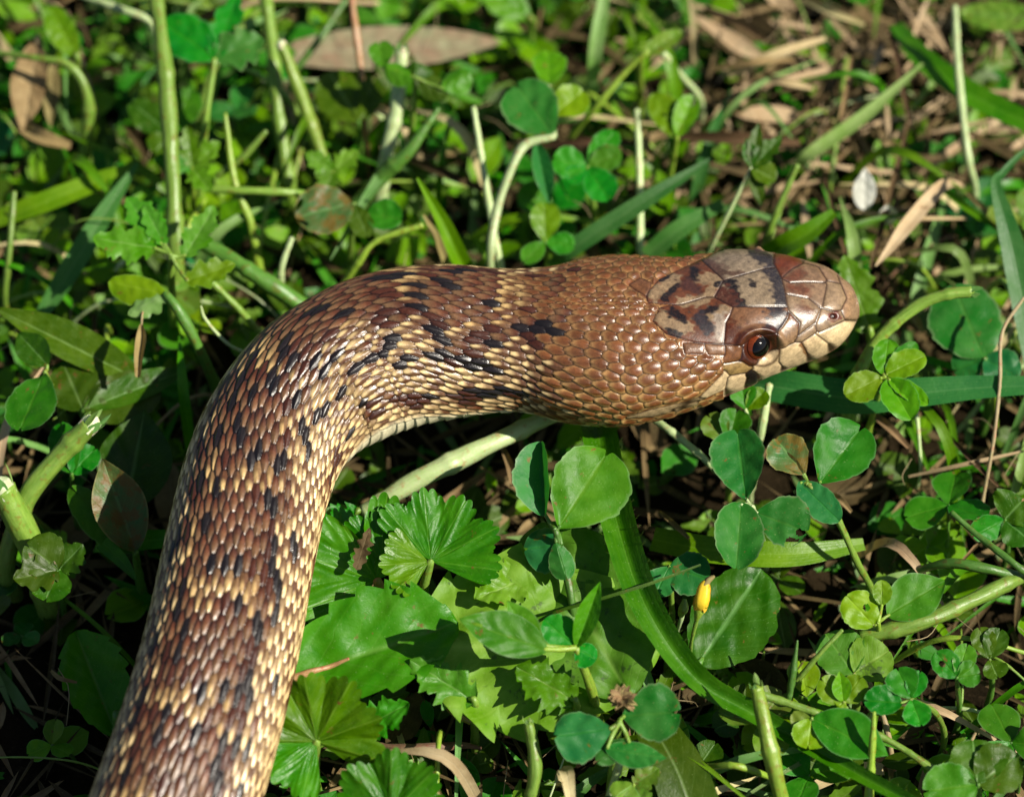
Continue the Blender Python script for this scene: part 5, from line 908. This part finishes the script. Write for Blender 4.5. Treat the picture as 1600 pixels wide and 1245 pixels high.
while placed < 270:
    x, y = rng.uniform(-.1, .1), rng.uniform(-.09, .12); an = rng.uniform(0, 6.28); ln = rng.uniform(.012, .038); h = rng.uniform(-.004, .009)
    e = np.array((x + math.cos(an) * ln, y + math.sin(an) * ln, h - .004 * rng.random())); m_ = np.array((x + math.cos(an) * ln * .4, y + math.sin(an) * ln * .4, h)); ok = True
    for q in (m_, e, (m_ + e) / 2):
        px, py = PROJ(q)
        if in_snake(px, py, 25) or near_spine(q[0], q[1]) < .003: ok = False
    if not ok or (480 < px < 1060 and 760 < py < 1130): continue
    if ((px < 260 and py > 800) or (1040 < px < 1340 and 640 < py < 1120)) and h > -.002: continue
    pa = [PROJ(q) for q in (np.array((x, y, G0 - .002)), m_, e)]; wd = rng.uniform(6, 24)
    if placed % 3 == 0:
        mt = ('stem', 'stem_lime', 'stem_pale', 'stem_straw', 'stem_brown')[int(rng.choice(5, p=[.32, .28, .14, .12, .14]))]
        stalk('thin %s stem leaning near %s' % ({'stem': 'green', 'stem_lime': 'lime', 'stem_pale': 'pale', 'stem_straw': 'straw-coloured', 'stem_brown': 'brown'}[mt], lm(*pa[1])), [(*pa[0], (G0 - .002) * 100, wd * .55), (*pa[1], m_[2] * 100, wd * .5), (*pa[2], e[2] * 100, wd * .35)], mt, 'thin_stem', 'stem', group='thin stems in the undergrowth', seg=7)
    else:
        mt = ('grass', 'grass_blue', 'grass_pale', 'straw')[int(rng.choice(4, p=[.5, .1, .25, .15]))]
        blade('short %s grass blade near %s' % ({'grass': 'green', 'grass_blue': 'bluish', 'grass_pale': 'pale', 'straw': 'dead straw-coloured'}[mt], lm(*pa[1])), [(*pa[0], (G0 - .002) * 100, wd * .8), (*pa[1], m_[2] * 100, wd), (*pa[2], e[2] * 100, 2)], mt, group='grass blades in the undergrowth', n=12, nv=3, fold=20)
    placed += 1

fib = []
for _ in range(170):                                                 # fine dry fibres caught between the stems
    x, y = rng.uniform(-.085, .085), rng.uniform(-.075, .1); z = rng.uniform(-.006, .007)
    if near_spine(x, y) < .012 or in_snake(*world_px(x, y, z), 30): continue
    an = rng.uniform(0, 6.28); ln = rng.uniform(.003, .010); a0 = np.array((x, y, z)); b0 = a0 + np.array((math.cos(an) * ln, math.sin(an) * ln, rng.uniform(-.003, .002)))
    fib.append(tube_data([a0, (a0 + b0) / 2 + rng.uniform(-.0012, .0012, 3), b0], [6e-5, 8e-5, 4e-5], 5, 7))
join('dry_fibres', fib, 'straw', 'fine pale dry fibres caught between the plant stems', 'fibres')
